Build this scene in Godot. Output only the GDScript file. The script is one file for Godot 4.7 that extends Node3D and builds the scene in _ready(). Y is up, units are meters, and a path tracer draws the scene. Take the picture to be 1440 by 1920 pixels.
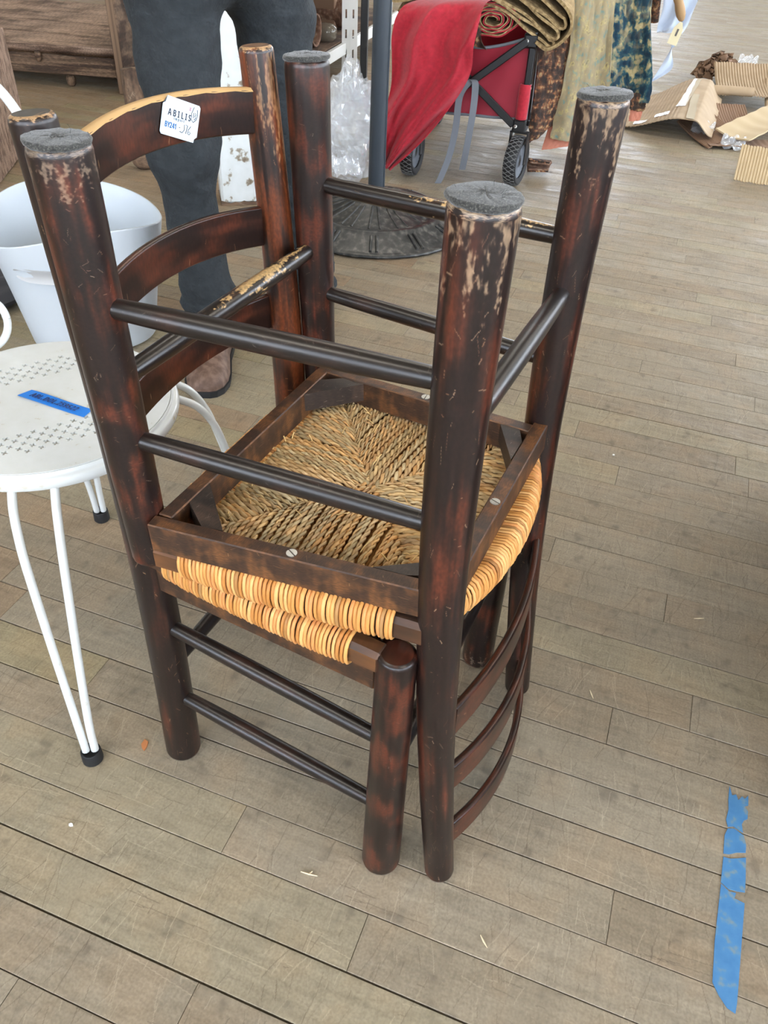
extends Node3D

var rng := RandomNumberGenerator.new()
var M := {}
var taken := {}
const PLANK := 0.0714
const TURN := -4.2

# ---------------------------------------------------------------- mesh builder
class MB:
	var v := PackedVector3Array()
	var n := PackedVector3Array()
	var uv := PackedVector2Array()
	var c := PackedColorArray()
	var ix := PackedInt32Array()
	var col := Color(1, 1, 1)

	func vert(p: Vector3, nn: Vector3, t: Vector2) -> int:
		v.append(p); n.append(nn); uv.append(t); c.append(col)
		return v.size() - 1

	# rows of points; normals from neighbouring points; each column a step round when closed
	func grid(P: Array, closed := false, flip := false, uvs := Vector2(1, 1), uv0 := Vector2.ZERO, cols = null) -> void:
		var R := P.size()
		var C: int = P[0].size()
		var W := C + 1 if closed else C
		var at := v.size()
		for r in R:
			var row: PackedVector3Array = P[r]
			var up: PackedVector3Array = P[max(r - 1, 0)]
			var dn: PackedVector3Array = P[min(r + 1, R - 1)]
			for k in W:
				var q := k % C
				var a := (q + C - 1) % C if closed else maxi(q - 1, 0)
				var b := (q + 1) % C if closed else mini(q + 1, C - 1)
				var nn := (row[b] - row[a]).cross(dn[q] - up[q])
				if nn.length_squared() < 1e-20:
					nn = Vector3.UP
				nn = nn.normalized()
				v.append(row[q])
				n.append(-nn if flip else nn)
				uv.append(uv0 + Vector2(float(k) / (W - 1) * uvs.x, float(r) / (R - 1) * uvs.y))
				if cols == null:
					c.append(col)
				else:
					c.append(cols[r][q])
		for r in R - 1:
			for k in W - 1:
				var i := at + r * W + k
				if flip:
					ix.append_array([i, i + 1, i + W, i + 1, i + W + 1, i + W])
				else:
					ix.append_array([i, i + W, i + 1, i + 1, i + W, i + W + 1])

	# flat polygon whose front is the side nn points to
	func poly(pts: Array, nn: Vector3, uvk := 1.0) -> void:
		var at := v.size()
		var ax := nn.cross(Vector3.UP if absf(nn.y) < 0.9 else Vector3.RIGHT).normalized()
		var ay := ax.cross(nn)
		for p in pts:
			vert(p, nn, Vector2(ax.dot(p), ay.dot(p)) * uvk)
		var area := Vector3.ZERO
		for k in range(1, pts.size() - 1):
			area += (pts[k] - pts[0]).cross(pts[k + 1] - pts[0])
		var ccw := area.dot(nn) > 0
		for k in range(1, pts.size() - 1):
			if ccw:
				ix.append_array([at, at + k + 1, at + k])
			else:
				ix.append_array([at, at + k, at + k + 1])

	# a chamfered box
	func box(size: Vector3, b := 0.0, xf := Transform3D.IDENTITY, uvk := 1.0) -> void:
		var h := size / 2
		b = minf(b, minf(h.x, minf(h.y, h.z)) * 0.9)
		for a in 3:
			var p := (a + 1) % 3
			var q := (a + 2) % 3
			for s: float in [-1.0, 1.0]:
				var f := []
				for e in [[-1, -1], [1, -1], [1, 1], [-1, 1]]:
					var w := Vector3.ZERO
					w[a] = s * h[a]; w[p] = e[0] * (h[p] - b); w[q] = e[1] * (h[q] - b)
					f.append(xf * w)
				var nn := Vector3.ZERO
				nn[a] = s
				poly(f, (xf.basis * nn).normalized(), uvk)
		if b <= 0.0:
			return
		for a in 3:
			var p := (a + 1) % 3
			var q := (a + 2) % 3
			for s: float in [-1.0, 1.0]:
				for t: float in [-1.0, 1.0]:
					var f := []
					for e in [[-1, 0], [1, 0], [1, 1], [-1, 1]]:
						var w := Vector3.ZERO
						w[a] = e[0] * (h[a] - b)
						w[p] = s * (h[p] - (b if e[1] == 0 else 0.0))
						w[q] = t * (h[q] - (b if e[1] == 1 else 0.0))
						f.append(xf * w)
					var nn := Vector3.ZERO
					nn[p] = s; nn[q] = t
					poly(f, (xf.basis * nn).normalized(), uvk)
		for s: float in [-1.0, 1.0]:
			for t: float in [-1.0, 1.0]:
				for u: float in [-1.0, 1.0]:
					var k := Vector3(s, t, u)
					poly([xf * (k * Vector3(h.x, h.y - b, h.z - b)), xf * (k * Vector3(h.x - b, h.y, h.z - b)), xf * (k * Vector3(h.x - b, h.y - b, h.z))], (xf.basis * k).normalized(), uvk)

	# swept round bar; radii one number or one per point; flat squashes across the second axis
	func tube(path: Array, radii, sides := 12, capped := true, flat := 1.0, uvs := Vector2(1, 1), side_hint := Vector3.ZERO, cols = null) -> void:
		var T := []
		for k in path.size():
			T.append((path[mini(k + 1, path.size() - 1)] - path[maxi(k - 1, 0)]).normalized())
		var N: Vector3 = side_hint
		if N == Vector3.ZERO:
			N = T[0].cross(Vector3.UP if absf(T[0].y) < 0.9 else Vector3.RIGHT)
		var P := []
		var K := []
		for k in path.size():
			N = (N - T[k] * N.dot(T[k])).normalized()
			var B: Vector3 = T[k].cross(N)
			var r: float = radii if radii is float else radii[k]
			var row := PackedVector3Array()
			for j in sides:
				var w := TAU * j / sides
				row.append(path[k] + N * (r * cos(w)) + B * (r * flat * sin(w)))
			P.append(row)
			if cols != null:
				var kc := PackedColorArray()
				kc.resize(sides)
				kc.fill(cols[k])
				K.append(kc)
		grid(P, true, false, uvs, Vector2.ZERO, null if cols == null else K)
		if capped:
			if cols != null: col = cols[0]
			poly(Array(P[0]), -T[0])
			if cols != null: col = cols[-1]
			poly(Array(P[-1]), T[-1])

	# turned round an upright axis: profile of (radius, height)
	func lathe(prof: Array, sides := 24, xf := Transform3D.IDENTITY, uvs := Vector2(1, 1)) -> void:
		var P := []
		for p in prof:
			var row := PackedVector3Array()
			for j in sides:
				var w := TAU * j / sides
				row.append(xf * Vector3(p.x * cos(w), p.y, -p.x * sin(w)))
			P.append(row)
		grid(P, true, false, uvs)

	# an upright prism over a polygon of (x, z) points
	func prism(pts: Array, y0: float, y1: float, xf := Transform3D.IDENTITY, uvk := 1.0) -> void:
		var mid := Vector2.ZERO
		for p in pts: mid += p / pts.size()
		var area := 0.0
		for k in pts.size():
			area += pts[k].cross(pts[(k + 1) % pts.size()])
		var top := []
		var bot := []
		for p in pts:
			top.append(xf * Vector3(p.x, y1, p.y)); bot.append(xf * Vector3(p.x, y0, p.y))
		poly(top, xf.basis.y.normalized(), uvk); poly(bot, -xf.basis.y.normalized(), uvk)
		for k in pts.size():
			var j := (k + 1) % pts.size()
			var d: Vector2 = (pts[j] - pts[k]).normalized()
			var out := Vector3(d.y, 0, -d.x) * signf(area)
			poly([bot[k], bot[j], top[j], top[k]], (xf.basis * out).normalized(), uvk)

	# a sheet with thickness from rows of points
	func sheet(P: Array, thick: float, uvs := Vector2(1, 1), cols = null) -> void:
		var R := P.size()
		var C: int = P[0].size()
		var Q := []
		for r in R:
			var row := PackedVector3Array()
			for k in C:
				var nn: Vector3 = (P[r][mini(k + 1, C - 1)] - P[r][maxi(k - 1, 0)]).cross(P[mini(r + 1, R - 1)][k] - P[maxi(r - 1, 0)][k]).normalized()
				row.append(P[r][k] - nn * thick)
			Q.append(row)
		grid(P, false, false, uvs, Vector2.ZERO, cols)
		grid(Q, false, true, uvs, Vector2.ZERO, cols)
		var at := v.size()
		var rim := []
		for k in C: rim.append([0, k])
		for r in range(1, R): rim.append([r, C - 1])
		for k in range(C - 2, -1, -1): rim.append([R - 1, k])
		for r in range(R - 2, 0, -1): rim.append([r, 0])
		for e in rim.size() + 1:
			var o: Array = rim[e % rim.size()]
			if cols != null: col = cols[o[0]][o[1]]
			var a: Array = rim[(e + 1) % rim.size()]
			var b: Array = rim[(e + rim.size() - 1) % rim.size()]
			var nn: Vector3 = (P[a[0]][a[1]] - P[b[0]][b[1]]).cross(P[o[0]][o[1]] - Q[o[0]][o[1]]).normalized()
			vert(P[o[0]][o[1]], nn, Vector2(float(e) * 0.02, 0)); vert(Q[o[0]][o[1]], nn, Vector2(float(e) * 0.02, 0.02))
		for e in rim.size():
			var i := at + e * 2
			ix.append_array([i, i + 2, i + 1, i + 1, i + 2, i + 3])

	func mesh() -> ArrayMesh:
		var a := []
		a.resize(Mesh.ARRAY_MAX)
		a[Mesh.ARRAY_VERTEX] = v; a[Mesh.ARRAY_NORMAL] = n; a[Mesh.ARRAY_TEX_UV] = uv
		a[Mesh.ARRAY_COLOR] = c; a[Mesh.ARRAY_INDEX] = ix
		var m := ArrayMesh.new()
		m.add_surface_from_arrays(Mesh.PRIMITIVE_TRIANGLES, a)
		return m

# ---------------------------------------------------------------- naming
func numbered(called: String) -> String:
	taken[called] = taken.get(called, 0) + 1
	return called if taken[called] == 1 else "%s_%03d" % [called, taken[called] - 1]

func tag(o: Node3D, label: String, category: String, group := "") -> Node3D:
	o.set_meta("label", label); o.set_meta("category", category)
	if group: o.set_meta("group", group)
	return o

func thing(called: String, label: String, category: String, xf := Transform3D.IDENTITY, group := "") -> Node3D:
	var o := Node3D.new()
	o.name = numbered(called)
	add_child(o)
	o.transform = xf
	tag(o, label, category, group)
	return o

func obj(called: String, mb: MB, m: Material, parent: Node3D = null) -> MeshInstance3D:
	var o := MeshInstance3D.new()
	o.name = called if parent else numbered(called)
	o.mesh = mb.mesh()
	o.material_override = m
	if parent: parent.add_child(o, true)
	else: add_child(o)
	return o

func struct(called: String, mb: MB, m: Material, parent: Node3D = null) -> MeshInstance3D:
	var o := obj(called, mb, m, parent)
	o.set_meta("kind", "structure")
	return o

func stuff(o: Node3D) -> Node3D:
	o.set_meta("kind", "stuff")
	return o

func at(x: float, y: float, z: float, turn := 0.0) -> Transform3D:
	return Transform3D(Basis(Vector3.UP, turn), Vector3(x, y, z))

# ---------------------------------------------------------------- materials
func srgb(r: float, g: float, b: float) -> Color:
	return Color(r / 255.0, g / 255.0, b / 255.0)

func lin(r: float, g: float, b: float) -> Color:
	return srgb(r, g, b).srgb_to_linear()

func mat(called: String, color: Color, rough := 0.6, metal := 0.0) -> StandardMaterial3D:
	var m := StandardMaterial3D.new()
	m.resource_name = called
	m.albedo_color = color
	m.roughness = rough
	m.metallic = metal
	M[called] = m
	return m

func noise(sd: int, freq: float, oct := 4, kind := FastNoiseLite.TYPE_SIMPLEX_SMOOTH) -> FastNoiseLite:
	var f := FastNoiseLite.new()
	f.seed = sd; f.frequency = freq; f.noise_type = kind
	f.fractal_type = FastNoiseLite.FRACTAL_FBM; f.fractal_octaves = oct
	return f

func plain_noise(sd: int, w: int, h: int, freq: float, oct: int, W: int, H: int) -> PackedByteArray:
	var im := noise(sd, freq, oct).get_seamless_image(w, h)
	if w != W or h != H: im.resize(W, H, Image.INTERPOLATE_CUBIC)
	im.convert(Image.FORMAT_L8)
	return im.get_data()

# a noise picture running through the given colours
func ramp_tex(sd: int, freq: float, oct: int, cols: Array, size := 256) -> NoiseTexture2D:
	var t := NoiseTexture2D.new()
	t.width = size; t.height = size; t.seamless = true
	t.noise = noise(sd, freq, oct)
	var g := Gradient.new()
	var offs := PackedFloat32Array()
	var cc := PackedColorArray()
	for e in cols:
		offs.append(e[0]); cc.append(e[1])
	g.offsets = offs; g.colors = cc
	t.color_ramp = g
	return t

func bump_tex(sd: int, freq: float, oct: int, strength := 4.0, size := 256) -> NoiseTexture2D:
	var t := NoiseTexture2D.new()
	t.width = size; t.height = size; t.seamless = true
	t.noise = noise(sd, freq, oct)
	t.as_normal_map = true; t.bump_strength = strength
	return t

func triplanar(m: StandardMaterial3D, k: Vector3) -> StandardMaterial3D:
	m.uv1_triplanar = true
	m.uv1_scale = k
	return m

# stained wood: u across the grain, v along it. dark..red patches, bare wood where worn
# worn: list of [v centre, v half-width, strength, u centre or -1]
func stain_tex(sd: int, W: int, H: int, dark: Color, red: Color, bare: Color, worn: Array, redness := 0.5, scratches := 40) -> ImageTexture:
	var streak := plain_noise(sd, W, H / 16, 0.06, 3, W, H)
	var patch := plain_noise(sd + 1, W / 4, H / 8, 0.05, 3, W, H)
	var fine := plain_noise(sd + 2, W, H, 0.12, 3, W, H)
	var chip := plain_noise(sd + 3, W / 2, H / 4, 0.09, 4, W, H)
	var out := PackedByteArray()
	out.resize(W * H * 3)
	for y in H:
		var vv := (y + 0.5) / H
		for x in W:
			var i := y * W + x
			var s := streak[i] / 255.0
			var p := smoothstep(0.35, 0.75, patch[i] / 255.0 * 0.75 + s * 0.25 + redness - 0.5)
			var f := fine[i] / 255.0
			var k := 0.74 + 0.30 * s + 0.42 * (f - 0.5)
			var c := dark.lerp(red, p) * k
			var ch := chip[i] / 255.0
			for w in worn:
				var e: float = 1.0 - absf(vv - w[0]) / w[1]
				if e > 0.0:
					var du := 0.0
					if w[3] >= 0.0:
						du = absf((x + 0.5) / W - w[3])
						du = minf(du, 1.0 - du) * 3.2
					var q: float = ch * 0.5 + f * 0.3 + s * 0.2
					var a: float = smoothstep(0.60 - 0.40 * e, 0.74 - 0.38 * e, q - du * 0.3) * w[2]
					c = c.lerp(bare * (0.7 + 0.5 * f), a)
			out[i * 3] = int(clampf(c.r, 0, 1) * 255); out[i * 3 + 1] = int(clampf(c.g, 0, 1) * 255); out[i * 3 + 2] = int(clampf(c.b, 0, 1) * 255)
	var r := RandomNumberGenerator.new()
	r.seed = sd
	for k in scratches:
		var x := r.randf() * W
		var y := r.randf() * H
		var len := r.randi_range(2, 12)
		var d := Vector2.from_angle(r.randf() * TAU) * Vector2(1, 1.5)
		var tone := bare.lerp(red, r.randf() * 0.6)
		var fat := 2 if r.randf() < 0.3 else 1
		if fat == 2: len = mini(len, 5)
		for t in len:
			for g in fat:
				var px := posmod(int(x + d.x * t) + g, W)
				var py := clampi(int(y + d.y * t), 0, H - 1)
				var i := (py * W + px) * 3
				for q in 3: out[i + q] = int(lerpf(out[i + q], [tone.r, tone.g, tone.b][q] * 255, 0.7))
	return ImageTexture.create_from_image(Image.create_from_data(W, H, false, Image.FORMAT_RGB8, out))

func wood_mat(called: String, t: Texture2D, rough := 0.34, bump := 0.0) -> StandardMaterial3D:
	var m := mat(called, Color(1, 1, 1), rough)
	m.albedo_texture = t
	m.metallic_specular = 0.5
	return m

# floor boards: u along the board, v across
func board_tex(sd: int, W: int, H: int, base: Color) -> ImageTexture:
	var grain := plain_noise(sd, W / 16, H, 0.07, 4, W, H)
	var blot := plain_noise(sd + 1, W / 4, H / 4, 0.03, 4, W, H)
	var fine := plain_noise(sd + 2, W, H, 0.22, 4, W, H)
	var saw := plain_noise(sd + 3, W, H / 16, 0.14, 4, W, H)
	var dirt := plain_noise(sd + 4, W / 2, H / 2, 0.035, 5, W, H)
	var out := PackedByteArray()
	out.resize(W * H * 3)
	var grime := srgb(78, 70, 62)
	var warm := srgb(150, 120, 90)
	for i in W * H:
		var b := blot[i] / 255.0
		var k := 0.87 + 0.09 * (grain[i] / 255.0) + 0.17 * (fine[i] / 255.0 - 0.5) + 0.07 * (saw[i] / 255.0 - 0.5) + 0.10 * (b - 0.5)
		var c := base.lerp(warm, 0.16 * smoothstep(0.45, 0.8, b)) * k
		var d := smoothstep(0.66, 0.86, dirt[i] / 255.0 * 0.8 + fine[i] / 255.0 * 0.25)
		c = c.lerp(grime, d * 0.35)
		out[i * 3] = int(clampf(c.r, 0, 1) * 255); out[i * 3 + 1] = int(clampf(c.g, 0, 1) * 255); out[i * 3 + 2] = int(clampf(c.b, 0, 1) * 255)
	var r := RandomNumberGenerator.new()
	r.seed = sd
	for k in 2200:
		var x := r.randf() * W
		var y := r.randf() * H
		var along := r.randf() < 0.25
		var d := Vector2(1, r.randf_range(-0.2, 0.2)) if along else Vector2(r.randf_range(-0.45, 0.45), 1)
		var tone := srgb(92, 80, 68) if r.randf() < 0.6 else srgb(196, 182, 158)
		var a := r.randf_range(0.08, 0.46)
		for t in (r.randi_range(3, 26) if r.randf() < 0.75 else r.randi_range(30, 110)):
			var px := posmod(int(x + d.x * t + sin(t * 0.11 + k) * 1.0), W)
			var py := posmod(int(y + d.y * t), H)
			var i := (py * W + px) * 3
			for q in 3: out[i + q] = int(lerpf(out[i + q], [tone.r, tone.g, tone.b][q] * 255, a))
	return ImageTexture.create_from_image(Image.create_from_data(W, H, false, Image.FORMAT_RGB8, out))

# ---------------------------------------------------------------- scene
func _ready() -> void:
	rng.seed = 7
	var cam := Camera3D.new()
	cam.name = "camera"
	cam.position = Vector3(0.3375, 1.012, 0.6557)
	cam.rotation_degrees = Vector3(-40.18, 22.78, 3.14)
	cam.fov = rad_to_deg(2.0 * atan(960.0 / 1492.8))
	cam.near = 0.02
	add_child(cam)
	cam.current = true
	var sky_look := ProceduralSkyMaterial.new()
	sky_look.sky_top_color = srgb(205, 220, 240)
	sky_look.sky_horizon_color = srgb(240, 244, 250)
	sky_look.ground_horizon_color = srgb(190, 190, 188)
	sky_look.ground_bottom_color = srgb(120, 118, 112)
	sky_look.energy_multiplier = 16.0
	var sky := Sky.new()
	sky.sky_material = sky_look
	var env := Environment.new()
	env.background_mode = Environment.BG_SKY
	env.sky = sky
	env.tonemap_mode = Environment.TONE_MAPPER_LINEAR
	env.tonemap_exposure = 1.21
	env.ambient_light_source = Environment.AMBIENT_SOURCE_DISABLED
	env.sdfgi_enabled = true
	env.ssao_enabled = true
	env.ssil_enabled = true
	var we := WorldEnvironment.new()
	we.name = "world"
	we.environment = env
	add_child(we)
	unseen_ceiling_lamps()

	make_materials()
	room()
	floor_boards(cam.transform)
	chairs()
	background()

func make_materials() -> void:
	var paint := mat("wall_paint", srgb(214, 212, 205), 0.85)
	paint.normal_enabled = true
	paint.normal_texture = bump_tex(3, 0.03, 4, 2.0)
	triplanar(paint, Vector3.ONE)
	mat("ceiling_paint", srgb(225, 224, 219), 0.9)
	mat("window_metal", srgb(60, 62, 62), 0.5)
	var glass := mat("window_glass", Color(0.9, 0.96, 0.95, 0.06), 0.02)
	glass.transparency = BaseMaterial3D.TRANSPARENCY_ALPHA
	mat("underfloor", srgb(34, 29, 25), 0.95)
	var boards := mat("floor_board", Color(1, 1, 1), 0.42)
	boards.albedo_texture = board_tex(11, 1280, 640, srgb(158, 146, 126))
	boards.vertex_color_use_as_albedo = true
	boards.normal_enabled = true
	boards.normal_texture = bump_tex(21, 0.035, 5, 3.0, 512)
	boards.normal_scale = 0.35
	var rt := ramp_tex(31, 0.02, 4, [[0.0, Color(0.55, 0.55, 0.55)], [1.0, Color(1, 1, 1)]])
	boards.roughness_texture = rt
	boards.roughness = 0.70
	boards.metallic_specular = 0.36
	var dark := srgb(33, 21, 18)
	var red := srgb(84, 40, 26)
	var bare := srgb(186, 150, 108)
	var grey := srgb(128, 118, 106)
	# worn grey at the foot of each leg, bare wood at the knobs of the posts
	M.leg_a = wood_mat("leg_a", stain_tex(101, 256, 1024, dark, red, grey.lerp(bare, 0.3), [[0.0, 0.16, 0.6, -1.0], [0.0, 0.07, 0.5, -1.0]], 0.42, 320))
	M.leg_b = wood_mat("leg_b", stain_tex(111, 256, 1024, dark, red, grey, [[0.0, 0.07, 0.45, -1.0]], 0.48, 180))
	M.post_a = wood_mat("post_a", stain_tex(121, 256, 1024, dark, srgb(108, 54, 28), bare, [[1.0, 0.10, 0.85, -1.0], [0.86, 0.10, 0.5, 0.3], [0.0, 0.05, 0.3, -1.0]], 0.58, 120))
	M.post_c = wood_mat("post_c", stain_tex(125, 256, 1024, dark, red, bare, [[1.0, 0.08, 0.8, -1.0], [0.0, 0.04, 0.4, -1.0]], 0.34, 260))
	M.post_b = wood_mat("post_b", stain_tex(131, 256, 1024, dark, red, grey.lerp(bare, 0.55), [[0.0, 0.16, 0.7, -1.0], [0.0, 0.08, 0.75, -1.0], [1.0, 0.03, 0.4, -1.0]], 0.40, 420))
	M.rung = wood_mat("rung", stain_tex(141, 128, 512, srgb(30, 23, 20), srgb(48, 31, 25), srgb(96, 88, 80), [], 0.45, 60), 0.32)
	M.rung_worn = wood_mat("rung_worn", stain_tex(151, 128, 512, srgb(31, 24, 21), srgb(52, 34, 27), srgb(196, 160, 108), [[0.66, 0.30, 0.9, 0.25]], 0.45, 30), 0.28)
	M.slat = wood_mat("slat", stain_tex(161, 256, 512, srgb(38, 23, 18), srgb(80, 40, 26), bare, [], 0.55, 40), 0.33)
	M.apron = wood_mat("apron", stain_tex(171, 128, 512, srgb(64, 41, 26), srgb(104, 66, 36), bare, [], 0.55, 20), 0.5)
	M.apron_top = wood_mat("apron_top", stain_tex(181, 128, 512, srgb(50, 39, 32), srgb(66, 50, 40), srgb(150, 140, 128), [], 0.5, 60), 0.5)
	mat("bare_edge", srgb(182, 146, 96), 0.5)
	var felt := mat("felt", Color(1, 1, 1), 0.95)
	felt.albedo_texture = ramp_tex(41, 0.06, 5, [[0.2, srgb(28, 28, 27)], [0.6, srgb(58, 58, 55)], [0.92, srgb(122, 118, 110)]], 256)
	triplanar(felt, Vector3(34, 34, 34))
	felt.rim_enabled = true; felt.rim = 0.4
	var rush := mat("rush", Color(1, 1, 1), 0.5)
	rush.vertex_color_use_as_albedo = true
	rush.metallic_specular = 0.4
	mat("screw", srgb(190, 190, 186), 0.3, 0.9)

func frame() -> Transform3D:
	return Transform3D(Basis(Vector3.UP, deg_to_rad(-TURN)), Vector3.ZERO)

func unseen_ceiling_lamps() -> void:
	# ceiling fittings out of view, placed to light the boards and chairs from above
	var tin := mat("lamp_tin", srgb(225, 225, 222), 0.5)
	var glow := mat("lamp_glow", srgb(250, 250, 245), 0.4)
	glow.emission_enabled = true
	glow.emission = srgb(255, 248, 236)
	glow.emission_energy_multiplier = 2.0
	var spots := [[-1.2, -3.0], [2.2, -3.0], [-1.2, 1.2], [2.2, 1.2], [-1.2, -7.0], [2.2, -7.0]]
	var where := ["over the wagon", "over the far right boards", "behind and left of the chairs", "behind and right of the chairs", "at the far left", "at the far right"]
	for k in spots.size():
		var t := thing("unseen_ceiling_light", "unseen ceiling fitting placed to light the room from above, " + where[k], "ceiling light", frame() * at(spots[k][0], 3.6, spots[k][1]), "unseen ceiling fittings")
		var b := MB.new()
		b.box(Vector3(1.5, 0.07, 0.3), 0.01)
		obj("housing", b, tin, t)
		b = MB.new()
		b.box(Vector3(1.42, 0.012, 0.24), 0.004, at(0, -0.041, 0))
		obj("diffuser", b, glow, t)
		var l := AreaLight3D.new()
		l.name = "unseen_lamp_light"
		l.area_size = Vector2(1.42, 0.24)
		l.light_energy = 2.6
		l.light_color = srgb(255, 246, 232)
		l.area_range = 20.0
		l.area_attenuation = 2.0
		l.shadow_enabled = true
		l.rotation_degrees = Vector3(-90, 0, 0)
		l.position = Vector3(0, -0.06, 0)
		t.add_child(l)

# a wall with openings for unseen windows: along its length u from u0 to u1; place(u, y, depth) in the room's frame
func wall_with_windows(called: String, origin: Vector3, along: Vector3, inward: Vector3, length: float, wins: Array, first: int) -> void:
	var xf := frame() * Transform3D(Basis(along, Vector3.UP, along.cross(Vector3.UP)), origin)
	var H := 3.75
	var th := 0.3
	var b := MB.new()
	var u := 0.0
	var sill := 0.85
	var top := 3.25
	for w in wins + [[length, length]]:
		b.box(Vector3(w[0] - u, H, th), 0, xf * at((u + w[0]) / 2, H / 2, 0))
		if w[1] > w[0]:
			b.box(Vector3(w[1] - w[0], sill, th), 0, xf * at((w[0] + w[1]) / 2, sill / 2, 0))
			b.box(Vector3(w[1] - w[0], H - top, th), 0, xf * at((w[0] + w[1]) / 2, (H + top) / 2, 0))
		u = w[1]
	struct(called, b, M.wall_paint)
	for k in wins.size():
		var w: Array = wins[k]
		var n := Node3D.new()
		n.name = "unseen_window_%d" % (first + k)
		n.set_meta("kind", "structure")
		add_child(n)
		n.transform = xf * at((w[0] + w[1]) / 2, (sill + top) / 2, 0)
		var W: float = w[1] - w[0]
		var hh := top - sill
		var f := MB.new()
		for s: float in [-1.0, 1.0]:
			f.box(Vector3(0.05, hh, 0.06), 0.004, at(s * (W / 2 - 0.025), 0, 0))
			f.box(Vector3(W, 0.05, 0.06), 0.004, at(0, s * (hh / 2 - 0.025), 0))
		for q in range(1, 4): f.box(Vector3(0.03, hh, 0.04), 0.003, at(-W / 2 + W * q / 4, 0, 0))
		for q in range(1, 4): f.box(Vector3(W, 0.03, 0.04), 0.003, at(0, -hh / 2 + hh * q / 4, 0))
		struct("window_frame", f, M.window_metal, n)
		f = MB.new()
		f.box(Vector3(W - 0.06, hh - 0.06, 0.004), 0)
		struct("pane", f, M.window_glass, n)

func room() -> void:
	# a: -6.2..5, b: -11..4.6 in the boards' frame
	var b := MB.new()
	b.box(Vector3(11.8, 0.2, 16.2), 0, frame() * at(-0.6, 3.85, -3.2))
	struct("ceiling", b, M.ceiling_paint)
	wall_with_windows("wall_right", Vector3(5.15, 0, -11), Vector3(0, 0, 1), Vector3(-1, 0, 0), 15.6, [[0.8, 3.2], [3.9, 6.3], [7.0, 9.4], [10.1, 12.5], [13.0, 15.0]], 1)
	wall_with_windows("wall_back", Vector3(-6.3, 0, -11.15), Vector3(1, 0, 0), Vector3(0, 0, 1), 11.6, [[4.0, 6.0], [8.0, 10.0]], 6)
	wall_with_windows("wall_front", Vector3(5.3, 0, 4.75), Vector3(-1, 0, 0), Vector3(0, 0, -1), 11.6, [[0.8, 3.2], [3.9, 6.3], [7.0, 9.4]], 8)  # windows behind the camera, out of view, placed to light the near boards
	b = MB.new()
	b.box(Vector3(0.3, 3.75, 15.6), 0, frame() * at(-6.35, 1.875, -3.2))
	struct("wall_left", b, M.wall_paint)

func floor_boards(cam: Transform3D) -> void:
	var base := MB.new()
	base.box(Vector3(11.8, 0.2, 16.2), 0, frame() * at(-0.6, -0.112, -3.2))
	var fl := struct("floor", base, M.underfloor)
	var xf := frame()
	var back := cam.affine_inverse()
	var r := RandomNumberGenerator.new()
	r.seed = 5
	var far := MB.new()
	var count := 0
	var k0 := -152
	for k in range(k0, 62):
		var b0 := (k - 0.25) * PLANK
		var gap := 0.00018 if r.randf() < 0.5 else r.randf_range(0.0005, 0.0013)
		var a := -6.2 - r.randf() * 1.2
		while a < 5.0:
			var len := r.randf_range(0.55, 1.5)
			# ends that the photograph shows
			for known in [[-3, 0.513], [-13, 0.557], [-2, -0.60], [2, 0.44]]:
				if k == known[0] and a < known[1] - 0.2 and a + len > known[1] - 0.3:
					len = known[1] - a
			var a1 := minf(a + len, 5.0)
			if a1 <= -6.2:
				a = a1
				continue
			var aa := maxf(a, -6.2)
			var seen := false
			var wide := 0.0
			for q in 13:
				var p := back * (xf * Vector3(lerpf(aa, a1, q / 12.0), 0, b0 + PLANK / 2))
				if p.z < -0.1 and absf(p.x / -p.z) < 0.52 and absf(p.y / -p.z) < 0.68:
					seen = true
					var p2 := back * (xf * Vector3(lerpf(aa, a1, q / 12.0), 0, b0 - PLANK / 2))
					wide = maxf(wide, 1492.8 * Vector2(p.x / -p.z - p2.x / -p2.z, p.y / -p.z - p2.y / -p2.z).length())
			var single := seen and wide > 10.0 and count < 298
			var mb := MB.new() if single else far
			var t := r.randf()
			var tint := Color(1, 1, 1).lerp(Color(0.86, 0.82, 0.78), t) if r.randf() < 0.75 else Color(1.06, 1.02, 0.94)
			# the boards on the left are a warmer brown
			if (aa + a1) / 2.0 < -0.9: tint = tint * Color(1.07, 0.97, 0.90)
			mb.col = tint
			var off := Vector2(r.randf() * 7.0, r.randf() * 7.0)
			board(mb, xf, aa, a1, b0 + gap, b0 + PLANK - gap, off, r.randf_range(-0.0004, 0.0002))
			if single:
				count += 1
				obj("plank", mb, M.floor_board, fl)
			a = a1 + 0.0006
	stuff(obj("distant_planks", far, M.floor_board, fl))
	print("planks ", count)

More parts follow.
